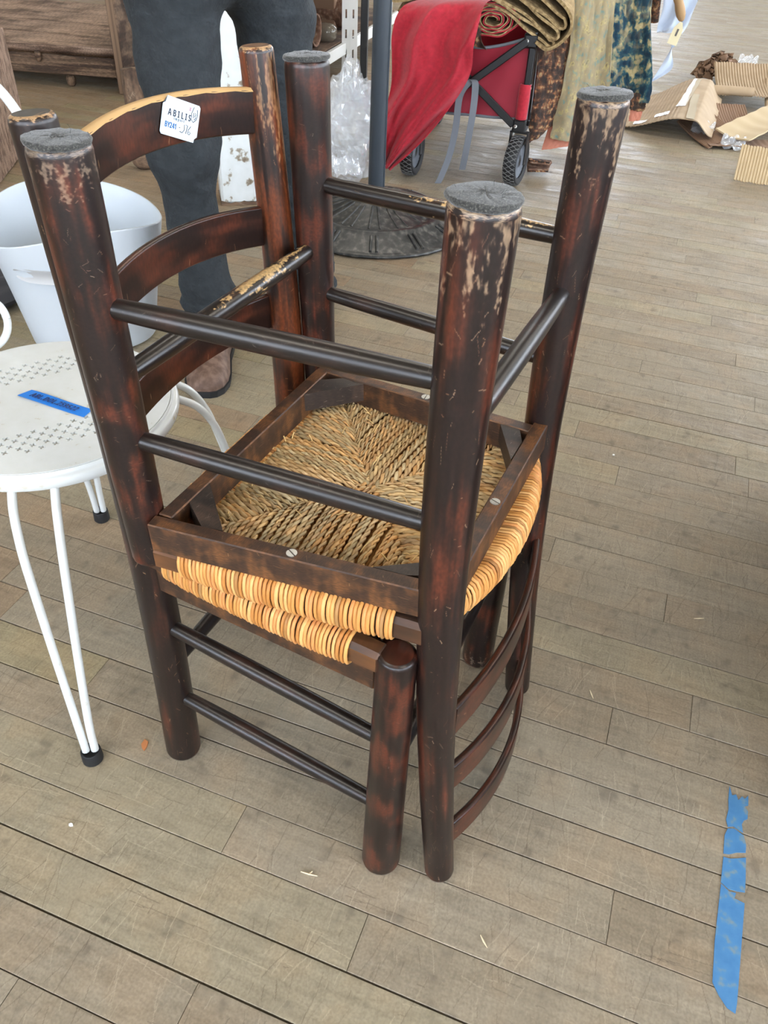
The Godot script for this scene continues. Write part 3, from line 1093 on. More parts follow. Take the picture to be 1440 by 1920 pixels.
func more_materials() -> void:
	var w := mat("white_enamel", Color(1, 1, 1), 0.22)
	w.albedo_texture = ramp_tex(61, 0.012, 5, [[0.0, srgb(208, 210, 208)], [0.82, srgb(203, 205, 201)], [0.88, srgb(190, 186, 172)], [0.95, srgb(166, 140, 92)]], 512)
	triplanar(w, Vector3(5, 5, 5))
	w.clearcoat_enabled = true; w.clearcoat = 0.4
	mat("rubber", srgb(26, 27, 29), 0.6)
	mat("bucket_plastic", srgb(194, 201, 207), 0.38)
	var tape := mat("blue_tape", srgb(28, 118, 208), 0.55)
	tape.normal_enabled = true; tape.normal_texture = bump_tex(65, 0.1, 2, 1.5); triplanar(tape, Vector3(30, 30, 30))
	var worn := mat("worn_tape", Color(1, 1, 1), 0.6)
	worn.albedo_texture = ramp_tex(66, 0.05, 4, [[0.0, srgb(62, 116, 164)], [0.62, srgb(72, 126, 172)], [0.82, srgb(112, 134, 146)]], 256)
	triplanar(worn, Vector3(3.5, 3.5, 3.5))
	var bag := mat("black_cloth", srgb(40, 41, 46), 0.75)
	bag.rim_enabled = true; bag.rim = 0.3
	var tr := mat("trouser_cloth", Color(1, 1, 1), 0.85)
	tr.albedo_texture = ramp_tex(71, 0.03, 4, [[0.2, srgb(26, 31, 35)], [0.8, srgb(38, 44, 48)]], 256)
	triplanar(tr, Vector3(4, 4, 4))
	tr.normal_enabled = true; tr.normal_texture = bump_tex(72, 0.09, 3, 2.0)
	var le := mat("boot_leather", Color(1, 1, 1), 0.65)
	le.albedo_texture = ramp_tex(73, 0.02, 4, [[0.3, srgb(84, 62, 50)], [0.7, srgb(122, 98, 84)]], 256)
	triplanar(le, Vector3(7, 7, 7))
	var pw := mat("peeling_white", Color(1, 1, 1), 0.55)
	pw.albedo_texture = ramp_tex(74, 0.012, 5, [[0.0, srgb(222, 226, 226)], [0.7, srgb(212, 216, 214)], [0.78, srgb(150, 140, 124)], [0.9, srgb(120, 104, 86)]], 512)
	triplanar(pw, Vector3(2.2, 2.2, 2.2))
	var ow := mat("old_wood", Color(1, 1, 1), 0.8)
	ow.albedo_texture = stain_tex(201, 256, 1024, srgb(112, 88, 72), srgb(172, 144, 124), srgb(200, 180, 160), [], 0.66, 300)
	var ow2 := mat("old_wood_brown", Color(1, 1, 1), 0.8)
	ow2.albedo_texture = stain_tex(211, 128, 512, srgb(78, 58, 44), srgb(132, 106, 84), srgb(170, 150, 126), [], 0.55, 200)
	mat("shelf_white", srgb(214, 214, 210), 0.45)
	mat("black_metal", srgb(16, 17, 19), 0.42)
	mat("pole_metal", srgb(46, 54, 62), 0.42)
	var tc := mat("terracotta", Color(1, 1, 1), 0.85)
	tc.albedo_texture = ramp_tex(81, 0.02, 4, [[0.2, srgb(92, 66, 52)], [0.6, srgb(128, 94, 74)], [0.9, srgb(160, 140, 120)]], 256)
	triplanar(tc, Vector3(6, 6, 6))
	var bp := mat("dusty_black_plastic", Color(1, 1, 1), 0.38)
	bp.albedo_texture = ramp_tex(82, 0.016, 5, [[0.25, srgb(30, 32, 34)], [0.55, srgb(48, 49, 49)], [0.85, srgb(104, 101, 95)]], 512)
	triplanar(bp, Vector3(4, 4, 4))
	var rd := mat("red_cotton", Color(1, 1, 1), 0.85)
	rd.albedo_texture = ramp_tex(83, 0.05, 3, [[0.2, srgb(150, 18, 36)], [0.8, srgb(174, 28, 46)]], 256)
	triplanar(rd, Vector3(5, 5, 5))
	rd.rim_enabled = true; rd.rim = 0.3
	mat("red_nylon", srgb(140, 14, 38), 0.65)
	mat("grey_webbing", srgb(104, 108, 114), 0.75)
	var kh := mat("khaki_weave", Color(1, 1, 1), 0.9)
	kh.albedo_texture = ramp_tex(84, 0.03, 4, [[0.2, srgb(106, 86, 56)], [0.55, srgb(152, 128, 88)], [0.85, srgb(180, 156, 114)]], 256)
	triplanar(kh, Vector3(6, 6, 6))
	var tp := mat("olive_tapestry", Color(1, 1, 1), 0.95)
	tp.albedo_texture = ramp_tex(85, 0.018, 5, [[0.12, srgb(62, 110, 116)], [0.26, srgb(98, 126, 118)], [0.32, srgb(132, 120, 94)], [0.70, srgb(146, 132, 102)], [0.80, srgb(176, 160, 104)], [0.94, srgb(104, 90, 70)]], 512)
	triplanar(tp, Vector3(3.4, 2.2, 3.4))
	var tb := mat("blue_tapestry", Color(1, 1, 1), 0.95)
	tb.albedo_texture = ramp_tex(86, 0.016, 5, [[0.3, srgb(14, 38, 54)], [0.5, srgb(24, 64, 80)], [0.58, srgb(66, 96, 92)], [0.66, srgb(158, 142, 100)], [0.85, srgb(190, 172, 130)]], 512)
	triplanar(tb, Vector3(3, 2.4, 3))
	var td := mat("dark_tapestry", Color(1, 1, 1), 0.95)
	td.albedo_texture = ramp_tex(87, 0.03, 5, [[0.3, srgb(36, 28, 24)], [0.55, srgb(64, 46, 36)], [0.7, srgb(134, 82, 50)], [0.82, srgb(176, 152, 110)]], 512)
	triplanar(td, Vector3(2.6, 2.2, 2.6))
	mat("pink_lining", srgb(186, 118, 96), 0.9)
	var cb := mat("card", Color(1, 1, 1), 0.85)
	cb.albedo_texture = ramp_tex(88, 0.01, 4, [[0.2, srgb(168, 146, 118)], [0.8, srgb(184, 162, 134)]], 256)
	triplanar(cb, Vector3(3, 3, 3))
	mat("card_light", srgb(188, 168, 134), 0.85)
	mat("card_brown", srgb(132, 104, 82), 0.85)
	mat("clear_tape", srgb(190, 176, 152), 0.12)
	var pl := mat("plastic_wrap", Color(0.93, 0.95, 0.97, 0.20), 0.09)
	pl.transparency = BaseMaterial3D.TRANSPARENCY_ALPHA
	pl.cull_mode = BaseMaterial3D.CULL_DISABLED
	pl.metallic_specular = 0.8
	var bl := mat("plastic_film", Color(0.84, 0.90, 0.98, 0.6), 0.25)
	bl.transparency = BaseMaterial3D.TRANSPARENCY_ALPHA
	bl.cull_mode = BaseMaterial3D.CULL_DISABLED
	mat("tan_wood", srgb(176, 144, 104), 0.6)
	mat("tag_paper", srgb(226, 216, 178), 0.8)

func white_chair() -> void:
	var c := Vector3(-0.42, 0, 0.02)
	var t := thing("garden_chair", "white enamelled metal cafe chair with a round pierced seat, beside the stacked chairs", "chair", Transform3D(Basis.IDENTITY, c))
	# pierced seat: a thin disc with crosses cut through
	var seat := CSGCombiner3D.new()
	seat.name = "pierced_seat"
	t.add_child(seat)
	var disc := CSGCylinder3D.new()
	disc.name = "disc"
	disc.radius = 0.160; disc.height = 0.003; disc.sides = 72
	disc.position = Vector3(0, 0.4285, 0)
	disc.material = M.white_enamel
	seat.add_child(disc)
	var along := Vector2(0.53, -0.85).normalized()
	var across := Vector2(0.85, 0.53).normalized()
	var star := PackedVector2Array()
	for q in [[0.0042, 0.0013], [0.0013, 0.0013], [0.0013, 0.0042], [-0.0013, 0.0042], [-0.0013, 0.0013], [-0.0042, 0.0013], [-0.0042, -0.0013], [-0.0013, -0.0013], [-0.0013, -0.0042], [0.0013, -0.0042], [0.0013, -0.0013], [0.0042, -0.0013]]:
		star.append(Vector2(q[0], q[1]))
	for side: float in [-1.0, 1.0]:
		for row in 5:
			var off := side * 0.084 + (row - 2) * 0.0095
			var half: int = [5, 6, 6, 5, 3][row] if side > 0 else [3, 5, 6, 6, 5][row]
			for k in range(-half, half + 1):
				var p := across * off + along * ((k + (0.5 if row % 2 else 0.0)) * 0.0165)
				var x := CSGPolygon3D.new()
				x.name = "piercing"
				x.polygon = star
				x.depth = 0.02
				x.operation = CSGShape3D.OPERATION_SUBTRACTION
				x.material = M.white_enamel
				x.transform = Transform3D(Basis(Vector3.UP, 0.3) * Basis(Vector3.RIGHT, PI / 2), Vector3(p.x, 0.418, p.y))
				seat.add_child(x, true)
	var b := MB.new()
	b.lathe([Vector2(0.1598, 0.4262), Vector2(0.1606, 0.4292), Vector2(0.1618, 0.4292), Vector2(0.1626, 0.4262), Vector2(0.1632, 0.4238), Vector2(0.1660, 0.4242), Vector2(0.1690, 0.4215), Vector2(0.1698, 0.4160), Vector2(0.1690, 0.4105), Vector2(0.1660, 0.4080), Vector2(0.1620, 0.4100), Vector2(0.1600, 0.4200), Vector2(0.1598, 0.4262)], 72)
	obj("seat_rim", b, M.white_enamel, t)
	# pairs of rods down to each rubber foot
	var prof := [[0.163, 0.408, 0.024], [0.180, 0.39, 0.024], [0.195, 0.36, 0.023], [0.208, 0.32, 0.021], [0.235, 0.2, 0.014], [0.258, 0.08, 0.0075], [0.264, 0.022, 0.006]]
	for ang in [54.0, 140.0, 229.0, -50.0]:
		var a := deg_to_rad(ang)
		var er := Vector3(cos(a), 0, sin(a))
		var et := Vector3(-sin(a), 0, cos(a))
		b = MB.new()
		for s: float in [-1.0, 1.0]:
			var pts := []
			for q in prof: pts.append(er * (q[0] + (0.014 * clampf((0.412 - q[1]) / 0.03, 0, 1) if ang < 0 else 0.0)) + et * (q[2] * s) + Vector3.UP * q[1])
			b.tube(curve(pts, 5), 0.0056, 10)
		var lg := obj("leg", b, M.white_enamel, t)
		b = MB.new()
		b.lathe([Vector2(0.0, 0.0), Vector2(0.0125, 0.0), Vector2(0.0145, 0.003), Vector2(0.0138, 0.022), Vector2(0.0125, 0.0235), Vector2(0.010, 0.020), Vector2(0.0, 0.018)], 20, Transform3D(Basis.IDENTITY, er * (0.265 + (0.012 if ang < 0 else 0.0))))
		obj("rubber_foot", b, M.rubber, lg)
	# bent wire back, leaning away
	var out := Vector3(-0.79, 0, -0.62).normalized()
	var side := Vector3(0.62, 0, -0.79).normalized()
	var pts := []
	for q in [[0.125, 0.405, 0.105], [0.118, 0.50, 0.15], [0.098, 0.62, 0.19], [0.072, 0.705, 0.215], [0.045, 0.755, 0.230], [0.0, 0.780, 0.238], [-0.045, 0.755, 0.230], [-0.072, 0.705, 0.215], [-0.098, 0.62, 0.19], [-0.118, 0.50, 0.15], [-0.125, 0.405, 0.105]]:
		pts.append(side * q[0] + Vector3.UP * q[1] + out * q[2])
	b = MB.new()
	b.tube(curve(pts, 6), 0.0065, 10)
	obj("back_hoop", b, M.white_enamel, t)
	b = MB.new()
	pts = []
	for k in 40:
		var w := TAU * k / 39.0
		var r := 0.036
		pts.append(side * (-0.052 + r * cos(w)) + Vector3.UP * (0.468 + r * sin(w)) + out * (0.17 + 0.3 * (0.02 + r * sin(w))))
	b.tube(pts, 0.0055, 10)
	obj("back_scroll", b, M.white_enamel, t)
	# tape with the lot number, stuck across the seat
	var P := []
	for k in 9:
		var u := k / 8.0
		P.append(PackedVector3Array([Vector3(-0.036 + 0.105 * u, 0.4314 + 0.0007 * sin(u * 6.0), -0.009 - 0.001 * u), Vector3(-0.034 + 0.105 * u, 0.4314 + 0.0005 * sin(u * 5.0 + 1), 0.0105 - 0.001 * u)]))
	P[0][0] += Vector3(0.004, 0, 0); P[0][1] += Vector3(-0.004, 0, 0)
	b = MB.new()
	b.sheet(P, 0.0003)
	var tp := obj("lot_tape", b, M.blue_tape, t)
	tp.set_meta("label", "strip of blue tape with a handwritten lot number")
	var ink := mat("tape_ink", srgb(28, 46, 96), 0.7)
	letters("ABL.DOL.259522", 0.0125, ink, tp, Transform3D(Basis(Vector3.RIGHT, -PI / 2) * Basis(Vector3(1, 0, 0), Vector3(0.18, 1, 0), Vector3(0, 0, 1)), Vector3(0.016, 0.4328, 0.001)), "Droid Sans", 0.80)

func bucket() -> void:
	var t := thing("plastic_bucket", "white plastic waste bucket with a wavy rim behind the cafe chair", "bucket", at(-1.115, 0, -0.78))
	var P := []
	var rim := func(w: float) -> float: return 0.296 + 0.022 * cos(2.0 * (w + 0.55))
	var rows := [[0.0, 0.0, 0], [0.150, 0.0, 0], [0.160, 0.006, 0], [0.172, 0.08, 0], [0.187, 0.17, 0], [0.1985, 0.235, 0], [0.203, 0.238, 0], [0.211, 1.0, 1], [0.212, 1.006, 1], [0.208, 1.006, 1], [0.200, 0.93, 1], [0.183, 0.16, 0], [0.156, 0.012, 0], [0.0, 0.010, 0]]
	for r in rows:
		var row := PackedVector3Array()
		for j in 64:
			var w := TAU * j / 64
			var y: float = r[1] if r[2] == 0 else rim.call(w) * r[1] + (0.002 if r[1] > 1.0 else 0.0)
			# slightly squared
			var k: float = r[0] * (1.0 + 0.03 * cos(4.0 * w))
			row.append(Vector3(k * cos(w), y, -k * sin(w)))
		P.append(row)
	var b := MB.new()
	b.grid(P, true)
	obj("body", b, M.bucket_plastic, t)
	# the recessed hand grip, facing the camera
	var g := MB.new()
	var Q := []
	for k in 13:
		var u := -1.0 + k / 6.0
		var w := deg_to_rad(-70) + u * 0.36
		var e := 1.0 - pow(absf(u), 6.0)
		var row := PackedVector3Array()
		for q in [[0.2045, 0.243], [0.205, 0.241], [0.1995, 0.234], [0.1965, 0.222], [0.1985, 0.213], [0.2005, 0.209]]:
			var rr: float = q[0] + 0.0035
			row.append(Vector3(rr * cos(w), 0.226 + (q[1] - 0.226) * (0.55 + 0.45 * e), -rr * sin(w)))
		Q.append(row)
	g.sheet(Q, 0.002)
	obj("hand_grip", g, mat("grip_plastic", srgb(176, 176, 176), 0.5), t)

func black_cloth() -> void:
	# laid flat beside the bucket, puckered into a few creases
	var nz := noise(301, 1.4, 3)
	var P := []
	for r in 31:
		var row := PackedVector3Array()
		for k in 31:
			var u := k / 30.0
			var s := r / 30.0
			var p := Vector3(lerpf(-1.29, -1.86, u) - 0.07 * sin(PI * s), 0.0, lerpf(-0.42, -1.06, s) + 0.02 * sin(u * 8.0))
			p.y = 0.024 + 0.014 * nz.get_noise_2d(u * 2.0, s * 2.0) + 0.010 * maxf(0.0, 1.0 - absf(u * 0.7 + s - 0.75) * 16.0)
			if u < 0.03 or u > 0.97 or s < 0.03 or s > 0.97: p.y = 0.019
			row.append(p)
		P.append(row)
	var b := MB.new()
	b.sheet(P, 0.016)
	tag(obj("black_cloth", b, M.black_cloth), "creased black cloth lying on the floor left of the white bucket", "cloth")

func boot(t: Node3D, toe: Vector3, dir: Vector3) -> void:
	# sections from heel to toe: along, half-width, height, sole height
	var sec := [[0.0, 0.022, 0.05, 0.02], [0.012, 0.034, 0.09, 0.02], [0.05, 0.037, 0.115, 0.02], [0.10, 0.037, 0.11, 0.016], [0.14, 0.043, 0.082, 0.012], [0.18, 0.049, 0.064, 0.011], [0.215, 0.050, 0.056, 0.011], [0.245, 0.042, 0.048, 0.011], [0.262, 0.028, 0.038, 0.011], [0.268, 0.012, 0.024, 0.012]]
	var side := dir.cross(Vector3.UP)
	var o := toe - dir * 0.268
	o.y = 0
	var up := []
	var so := []
	for s in sec:
		var row := PackedVector3Array()
		for k in 19:
			var w := PI * k / 18.0
			var x := cos(w)
			var y := pow(sin(w), 0.75)
			row.append(o + dir * s[0] + side * (-x * s[1]) + Vector3.UP * (s[3] + (s[2] - s[3]) * y))
		up.append(row)
		var w2: float = s[1] + 0.004
		so.append(PackedVector3Array([o + dir * (s[0] * 1.025 - 0.003) - side * w2 + Vector3.UP * (s[3] + 0.004), o + dir * (s[0] * 1.025 - 0.003) + side * w2 + Vector3.UP * (s[3] + 0.004), o + dir * (s[0] * 1.025 - 0.003) + side * (w2 - 0.002) + Vector3.UP * 0.0, o + dir * (s[0] * 1.025 - 0.003) - side * (w2 - 0.002) + Vector3.UP * 0.0]))
	var b := MB.new()
	b.grid(up, false, true)
	b.poly(Array(up[0]), -dir); b.poly(Array(up[-1]), dir)
	var bo := obj("boot", b, M.boot_leather, t)
	b = MB.new()
	for k in so.size() - 1:
		for e in 4:
			var f := (e + 1) % 4
			var pts := [so[k][e], so[k][f], so[k + 1][f], so[k + 1][e]]
			var nn: Vector3 = [Vector3.UP, side, Vector3.DOWN, -side][e]
			b.poly(pts, nn)
	b.poly(Array(so[0]), -dir); b.poly(Array(so[-1]), dir)
	obj("sole", b, M.rubber, bo)

func person() -> void:
	var t := thing("person", "person standing in dark trousers and brown boots behind the ladder back", "person", at(0, 0, 0))
	var nz := noise(311, 2.2, 3)
	var nf := noise(312, 7.0, 2)
	var hipl := Vector3(-0.815, 0.84, -0.875)
	var hipr := Vector3(-0.745, 0.84, -1.075)
	var kl := Vector3(-0.800, 0.46, -0.825)
	var kr := Vector3(-0.705, 0.46, -1.130)
	var al := Vector3(-0.788, 0.105, -0.842)
	var ar := Vector3(-0.668, 0.085, -1.165)
	var f := func(p: Vector3) -> float:
		var d := capsule(p, hipl, kl, 0.108, 0.062)
		d = smin(d, capsule(p, kl, al, 0.060, 0.066), 0.06)
		var e := capsule(p, hipr, kr, 0.108, 0.066)
		e = smin(e, capsule(p, kr, ar, 0.066, 0.066), 0.06)
		d = smin(d, e, 0.025)
		d = smin(d, capsule(p, (hipl + hipr) / 2 + Vector3(0, 0.04, 0), Vector3(-0.79, 1.06, -0.98), 0.15, 0.14), 0.05)
		# creases gather behind the knee and above the hem
		var low := 1.0 - smoothstep(0.12, 0.34, p.y)
		d += (0.015 + 0.016 * low) * nz.get_noise_3dv(p * Vector3(2.0, 3.4 + 2.0 * low, 2.0)) + 0.010 * (absf(nf.get_noise_3dv(p * Vector3(0.55, 1.0, 0.55))) - 0.2)
		d = maxf(d, p.y - 1.02)
		d = maxf(d, (0.078 if p.z > -1.0 else 0.055) - p.y)
		return d
	var b := MB.new()
	nets(Vector3(-0.99, 0.03, -1.28), Vector3(-0.56, 1.05, -0.70), 0.0115, f, b)
	obj("trousers", b, M.trouser_cloth, t)
	upper_body(t)
	boot(t, Vector3(-0.672, 0, -0.630), Vector3(0.42, 0, 0.90).normalized())
	boot(t, Vector3(-0.592, 0, -0.970), Vector3(0.40, 0, 0.92).normalized())

func upper_body(t: Node3D) -> void:
	# above the frame: dark jacket, forearms bent in front, head looking down
	var fwd := Vector3(0.75, 0, 0.66).normalized()
	var rt := Vector3(-0.66, 0, 0.75).normalized()
	var c := Vector3(-0.785, 0, -0.98)
	var el := []
	var wr := []
	var sh := []
	for s: float in [1.0, -1.0]:
		sh.append(c + rt * (0.165 * s) + Vector3.UP * 1.315)
		el.append(c + rt * (0.225 * s) + fwd * 0.01 + Vector3.UP * 1.075)
		wr.append(c + rt * (0.095 * s) + fwd * 0.205 + Vector3.UP * 1.095)
	var nz := noise(321, 3.0, 2)
	var f := func(p: Vector3) -> float:
		var d := capsule(p, c + Vector3.UP * 0.96, c + Vector3.UP * 1.20, 0.140, 0.135)
		d = smin(d, capsule(p, sh[0] - Vector3.UP * 0.05 - rt * 0.05, sh[1] - Vector3.UP * 0.05 + rt * 0.05, 0.100, 0.100), 0.09)
		d = smin(d, capsule(p, c + Vector3.UP * 1.28, c + Vector3.UP * 1.385, 0.075, 0.056), 0.06)
		for k in 2:
			d = smin(d, capsule(p, sh[k], el[k], 0.062, 0.050), 0.05)
			d = smin(d, capsule(p, el[k], wr[k], 0.050, 0.040), 0.03)
		return maxf(d, 0.905 - p.y) + 0.012 * nz.get_noise_3dv(p * Vector3(1, 1.8, 1))
	var b := MB.new()
	nets(c + Vector3(-0.34, 0.87, -0.34), c + Vector3(0.38, 1.46, 0.36), 0.016, f, b)
	obj("jacket", b, mat("jacket_cloth", srgb(44, 46, 50), 0.85), t)
	# head, neck and hands
	b = MB.new()
	var h := c + fwd * 0.035 + Vector3.UP * 1.53
	var hf := func(p: Vector3) -> float:
		var q := p - h
		var x := q.dot(rt)
		var z := q.dot(fwd)
		var y := q.y
		var d := (Vector3(x / 0.072, (y - 0.015) / 0.098, z / 0.090).length() - 1.0) * 0.075
		d = smin(d, (Vector3(x / 0.054, (y + 0.060) / 0.050, (z - 0.030) / 0.058).length() - 1.0) * 0.050, 0.04)
		d = smin(d, capsule(p, h + fwd * 0.086 + Vector3.UP * 0.004, h + fwd * 0.104 - Vector3.UP * 0.030, 0.008, 0.013), 0.014)
		d = smin(d, capsule(p, h - fwd * 0.02 - Vector3.UP * 0.07, c + Vector3.UP * 1.34, 0.050, 0.056), 0.03)
		for s: float in [1.0, -1.0]:
			d = smin(d, capsule(p, h + rt * (0.072 * s) + Vector3.UP * 0.012, h + rt * (0.074 * s) - Vector3.UP * 0.022 + fwd * 0.006, 0.014, 0.010), 0.006)
			d = maxf(d, 0.013 - (q - rt * (0.028 * s) - fwd * 0.092 - Vector3.UP * 0.008).length())
		d = maxf(d, 0.0035 - Vector2(maxf(absf(x) - 0.020, 0.0), y + 0.058).length() - maxf(0.075 - z, 0.0))
		return d
	nets(h + Vector3(-0.13, -0.20, -0.13), h + Vector3(0.14, 0.125, 0.14), 0.0065, hf, b)
	var skin := mat("skin", srgb(186, 142, 118), 0.55)
	skin.subsurf_scatter_enabled = true; skin.subsurf_scatter_strength = 0.1
	obj("body", b, skin, t)
	for k in 2:
		var s: float = 1.0 if k == 0 else -1.0
		var w: Vector3 = wr[k]
		var d0 := (-rt * s * 0.55 + fwd * 0.8).normalized()
		var up := Vector3.UP
		var pieces := [[w - d0 * 0.03, w + d0 * 0.02, 0.026, 0.027], [w + d0 * 0.02 + up * 0.018, w + d0 * 0.075 + up * 0.022, 0.016, 0.013], [w + d0 * 0.02, w + d0 * 0.08, 0.018, 0.013], [w + d0 * 0.02 - up * 0.02, w + d0 * 0.072 - up * 0.022, 0.016, 0.012]]
		var curl := (-rt * s).normalized()
		for q in 4:
			var o := w + d0 * 0.076 + up * (0.027 - 0.018 * q)
			var L: float = [0.034, 0.039, 0.036, 0.028][q]
			var k1 := o + (d0 * 0.75 + curl * 0.55).normalized() * L
			var k2 := k1 + (d0 * 0.05 + curl).normalized() * L * 0.7
			pieces.append([o, k1, 0.0088, 0.0080])
			pieces.append([k1, k2, 0.0080, 0.0068])
		var th := w + d0 * 0.025 + up * 0.03
		pieces.append([th, th + d0 * 0.03 + up * 0.02 + curl * 0.012, 0.012, 0.0095])
		pieces.append([th + d0 * 0.03 + up * 0.02 + curl * 0.012, th + d0 * 0.058 + up * 0.018 + curl * 0.03, 0.0095, 0.0075])
		var gf := func(p: Vector3) -> float:
			var d := 1.0
			for e in pieces.size():
				d = smin(d, capsule(p, pieces[e][0], pieces[e][1], pieces[e][2], pieces[e][3]), 0.010 if e < 4 else 0.004)
			return d
		b = MB.new()
		nets(w + Vector3(-0.11, -0.07, -0.11), w + Vector3(0.16, 0.09, 0.16), 0.0045, gf, b)
		obj("hand", b, skin, t)
	b = MB.new()
	var cf := func(p: Vector3) -> float:
		var q := p - h
		var d := (Vector3(q.dot(rt) / 0.080, (q.y - 0.018) / 0.108, (q.dot(fwd) + 0.008) / 0.096).length() - 1.0) * 0.08
		d += 0.004 * nz.get_noise_3dv(p * 9.0)
		return maxf(d, (0.052 + 0.55 * minf(q.dot(fwd) - 0.01, 0.10)) - q.y - (0.04 if q.dot(fwd) < 0.0 else 0.0))
	nets(h + Vector3(-0.14, -0.10, -0.14), h + Vector3(0.14, 0.15, 0.14), 0.008, cf, b)
	obj("hair", b, mat("dark_hair", srgb(46, 36, 30), 0.7), t)

func post_and_bench() -> void:
	# white post up to the ceiling
	var xf := Transform3D(Basis(Vector3.UP, deg_to_rad(38)), Vector3(-1.325, 0, -1.79))
	var t := thing("timber_post", "square timber post with flaking white paint, behind the standing person", "post", xf)
	var b := MB.new()
	b.box(Vector3(0.125, 3.72, 0.125), 0.008, at(0, 1.865, 0))
	obj("shaft", b, M.peeling_white, t)
	b = MB.new()
	for k in 4:
		var w := k * PI / 2
		var pts := []
		for q in 9:
			var u := -0.064 + 0.128 * q / 8.0
			pts.append(Vector2(u, 0.006 + 0.012 * rng.randf()))
		for q in 8:
			var p0 := Basis(Vector3.UP, w) * Vector3(pts[q].x, 0.001, 0.0635)
			var p1 := Basis(Vector3.UP, w) * Vector3(pts[q + 1].x, 0.001, 0.0635)
			b.poly([p0, p1, p1 + Vector3.UP * pts[q + 1].y, p0 + Vector3.UP * pts[q].y], Basis(Vector3.UP, w) * Vector3.BACK)
	obj("bare_foot", b, M.old_wood_brown, t)
	# old low bench of broad planks
	xf = Transform3D(Basis(Vector3.UP, deg_to_rad(17)), Vector3(-2.62, 0, -2.76))
	t = thing("plank_bench", "low old bench of weathered planks behind the person, at the upper left", "bench", xf)
	var zz := 0.0
	for k in 4:
		var w: float = [0.24, 0.30, 0.27, 0.30][k]
		var pts := []
		var P := []
		b = MB.new()
		var front := zz
		for r in 25:
			var x := -1.60 + 1.585 * r / 24.0
			var e := 0.006 * sin(x * 9.0 + k * 2.0) + 0.004 * sin(x * 23.0 + k)
			var row := PackedVector3Array()
			for q in [[0.0, 0.150], [0.0, 0.186], [-0.006, 0.192], [-w + 0.010, 0.192 + 0.003 * k], [-w + 0.004, 0.186], [-w + 0.004, 0.150]]:
				row.append(Vector3(x, q[1] + 0.0015 * sin(x * 5.0 + q[0] * 20.0), front + q[0] + (e if q[0] > -0.01 else 0.0)))
			P.append(row)
		b.grid(P, true, true, Vector2(1, 1.0))
		b.poly(Array(P[0]), Vector3.LEFT); b.poly(Array(P[-1]), Vector3.RIGHT)
		obj("plank", b, M.old_wood, t)
		zz -= w
	b = MB.new()
	b.box(Vector3(1.6, 0.09, 0.045), 0.005, at(-0.82, 0.102, -0.035), 0.0)
	obj("apron", stretched(b, 0.1, 1.6), M.old_wood_brown, t)
	for p in [[-0.28, -0.05], [-1.3, -0.05], [-0.28, -1.0], [-1.3, -1.0]]:
		b = MB.new()
		b.lathe([Vector2(0.0, 0.0), Vector2(0.012, 0.0), Vector2(0.020, 0.010), Vector2(0.024, 0.030), Vector2(0.019, 0.05), Vector2(0.017, 0.075), Vector2(0.022, 0.12), Vector2(0.022, 0.15)], 16, at(p[0], 0, p[1]))
		obj("foot", b, M.old_wood_brown, t)
	b = MB.new()
	b.lathe([Vector2(0, -0.035), Vector2(0.008, -0.034), Vector2(0.014, -0.02), Vector2(0.015, 0.0), Vector2(0.012, 0.012)], 12, at(-0.40, 0.145, 0.004))
	obj("peg", b, M.old_wood_brown, t)
	# its upright end board
	b = MB.new()
	b.box(Vector3(0.045, 0.62, 1.2), 0.005, at(0.022, 0.31, -0.56), 0.0)
	obj("end_board", stretched(b, 0.3, 0.6), M.old_wood_brown, t)
	# crate of upright boards by the left edge
	xf = Transform3D(Basis(Vector3.UP, deg_to_rad(30)), Vector3(-2.10, 0, -1.42))
	t = thing("wooden_crate", "rough wooden crate of upright boards at the left edge behind the bucket", "crate", xf)
	for face in 2:
		for k in 4:
			b = MB.new()
			var fx := at(-0.065 - 0.122 * k, 0.21, 0.0) if face == 0 else Transform3D(Basis(Vector3.UP, PI / 2), Vector3(-0.012, 0.21, -0.085 - 0.122 * k))
			b.box(Vector3(0.119, 0.42 - 0.006 * (k % 3), 0.022), 0.003, fx, 0.0)
			obj("board", stretched(b, 0.12, 0.45), M.old_wood, t)
	b = MB.new()
	b.box(Vector3(0.47, 0.02, 0.50), 0.002, at(-0.25, 0.03, -0.27))
	b.box(Vector3(0.02, 0.40, 0.5), 0.002, at(-0.49, 0.20, -0.27))
	b.box(Vector3(0.47, 0.40, 0.02), 0.002, at(-0.25, 0.20, -0.52))
	obj("box", stretched(b, 0.2, 0.5), M.old_wood_brown, t)
	# turned foot of something wooden behind the person
	b = MB.new()
	b.lathe([Vector2(0, 0), Vector2(0.030, 0), Vector2(0.046, 0.016), Vector2(0.050, 0.045), Vector2(0.040, 0.075), Vector2(0.030, 0.085), Vector2(0.034, 0.10), Vector2(0.045, 0.16), Vector2(0.040, 0.34), Vector2(0.0, 0.345)], 24, at(-1.815, 0, -1.90))
	tag(obj("turned_stump", b, M.old_wood_brown), "turned dark wooden furniture leg standing behind the top back slat", "furniture leg")

# UVs laid along the longest side of a box-like part: u across w metres, v along l metres
func stretched(b: MB, w: float, l: float) -> MB:
	var lo := b.v[0]
	var hi := b.v[0]
	for p in b.v:
		lo = lo.min(p); hi = hi.max(p)
	var s := hi - lo
	var la := s.max_axis_index()
	for k in b.v.size():
		var p := b.v[k] - lo
		var n := b.n[k].abs()
		var o := (la + 1) % 3
		if n[o] > 0.7: o = (la + 2) % 3
		b.uv[k] = Vector2(p[o] / w, p[la] / l)
	return b

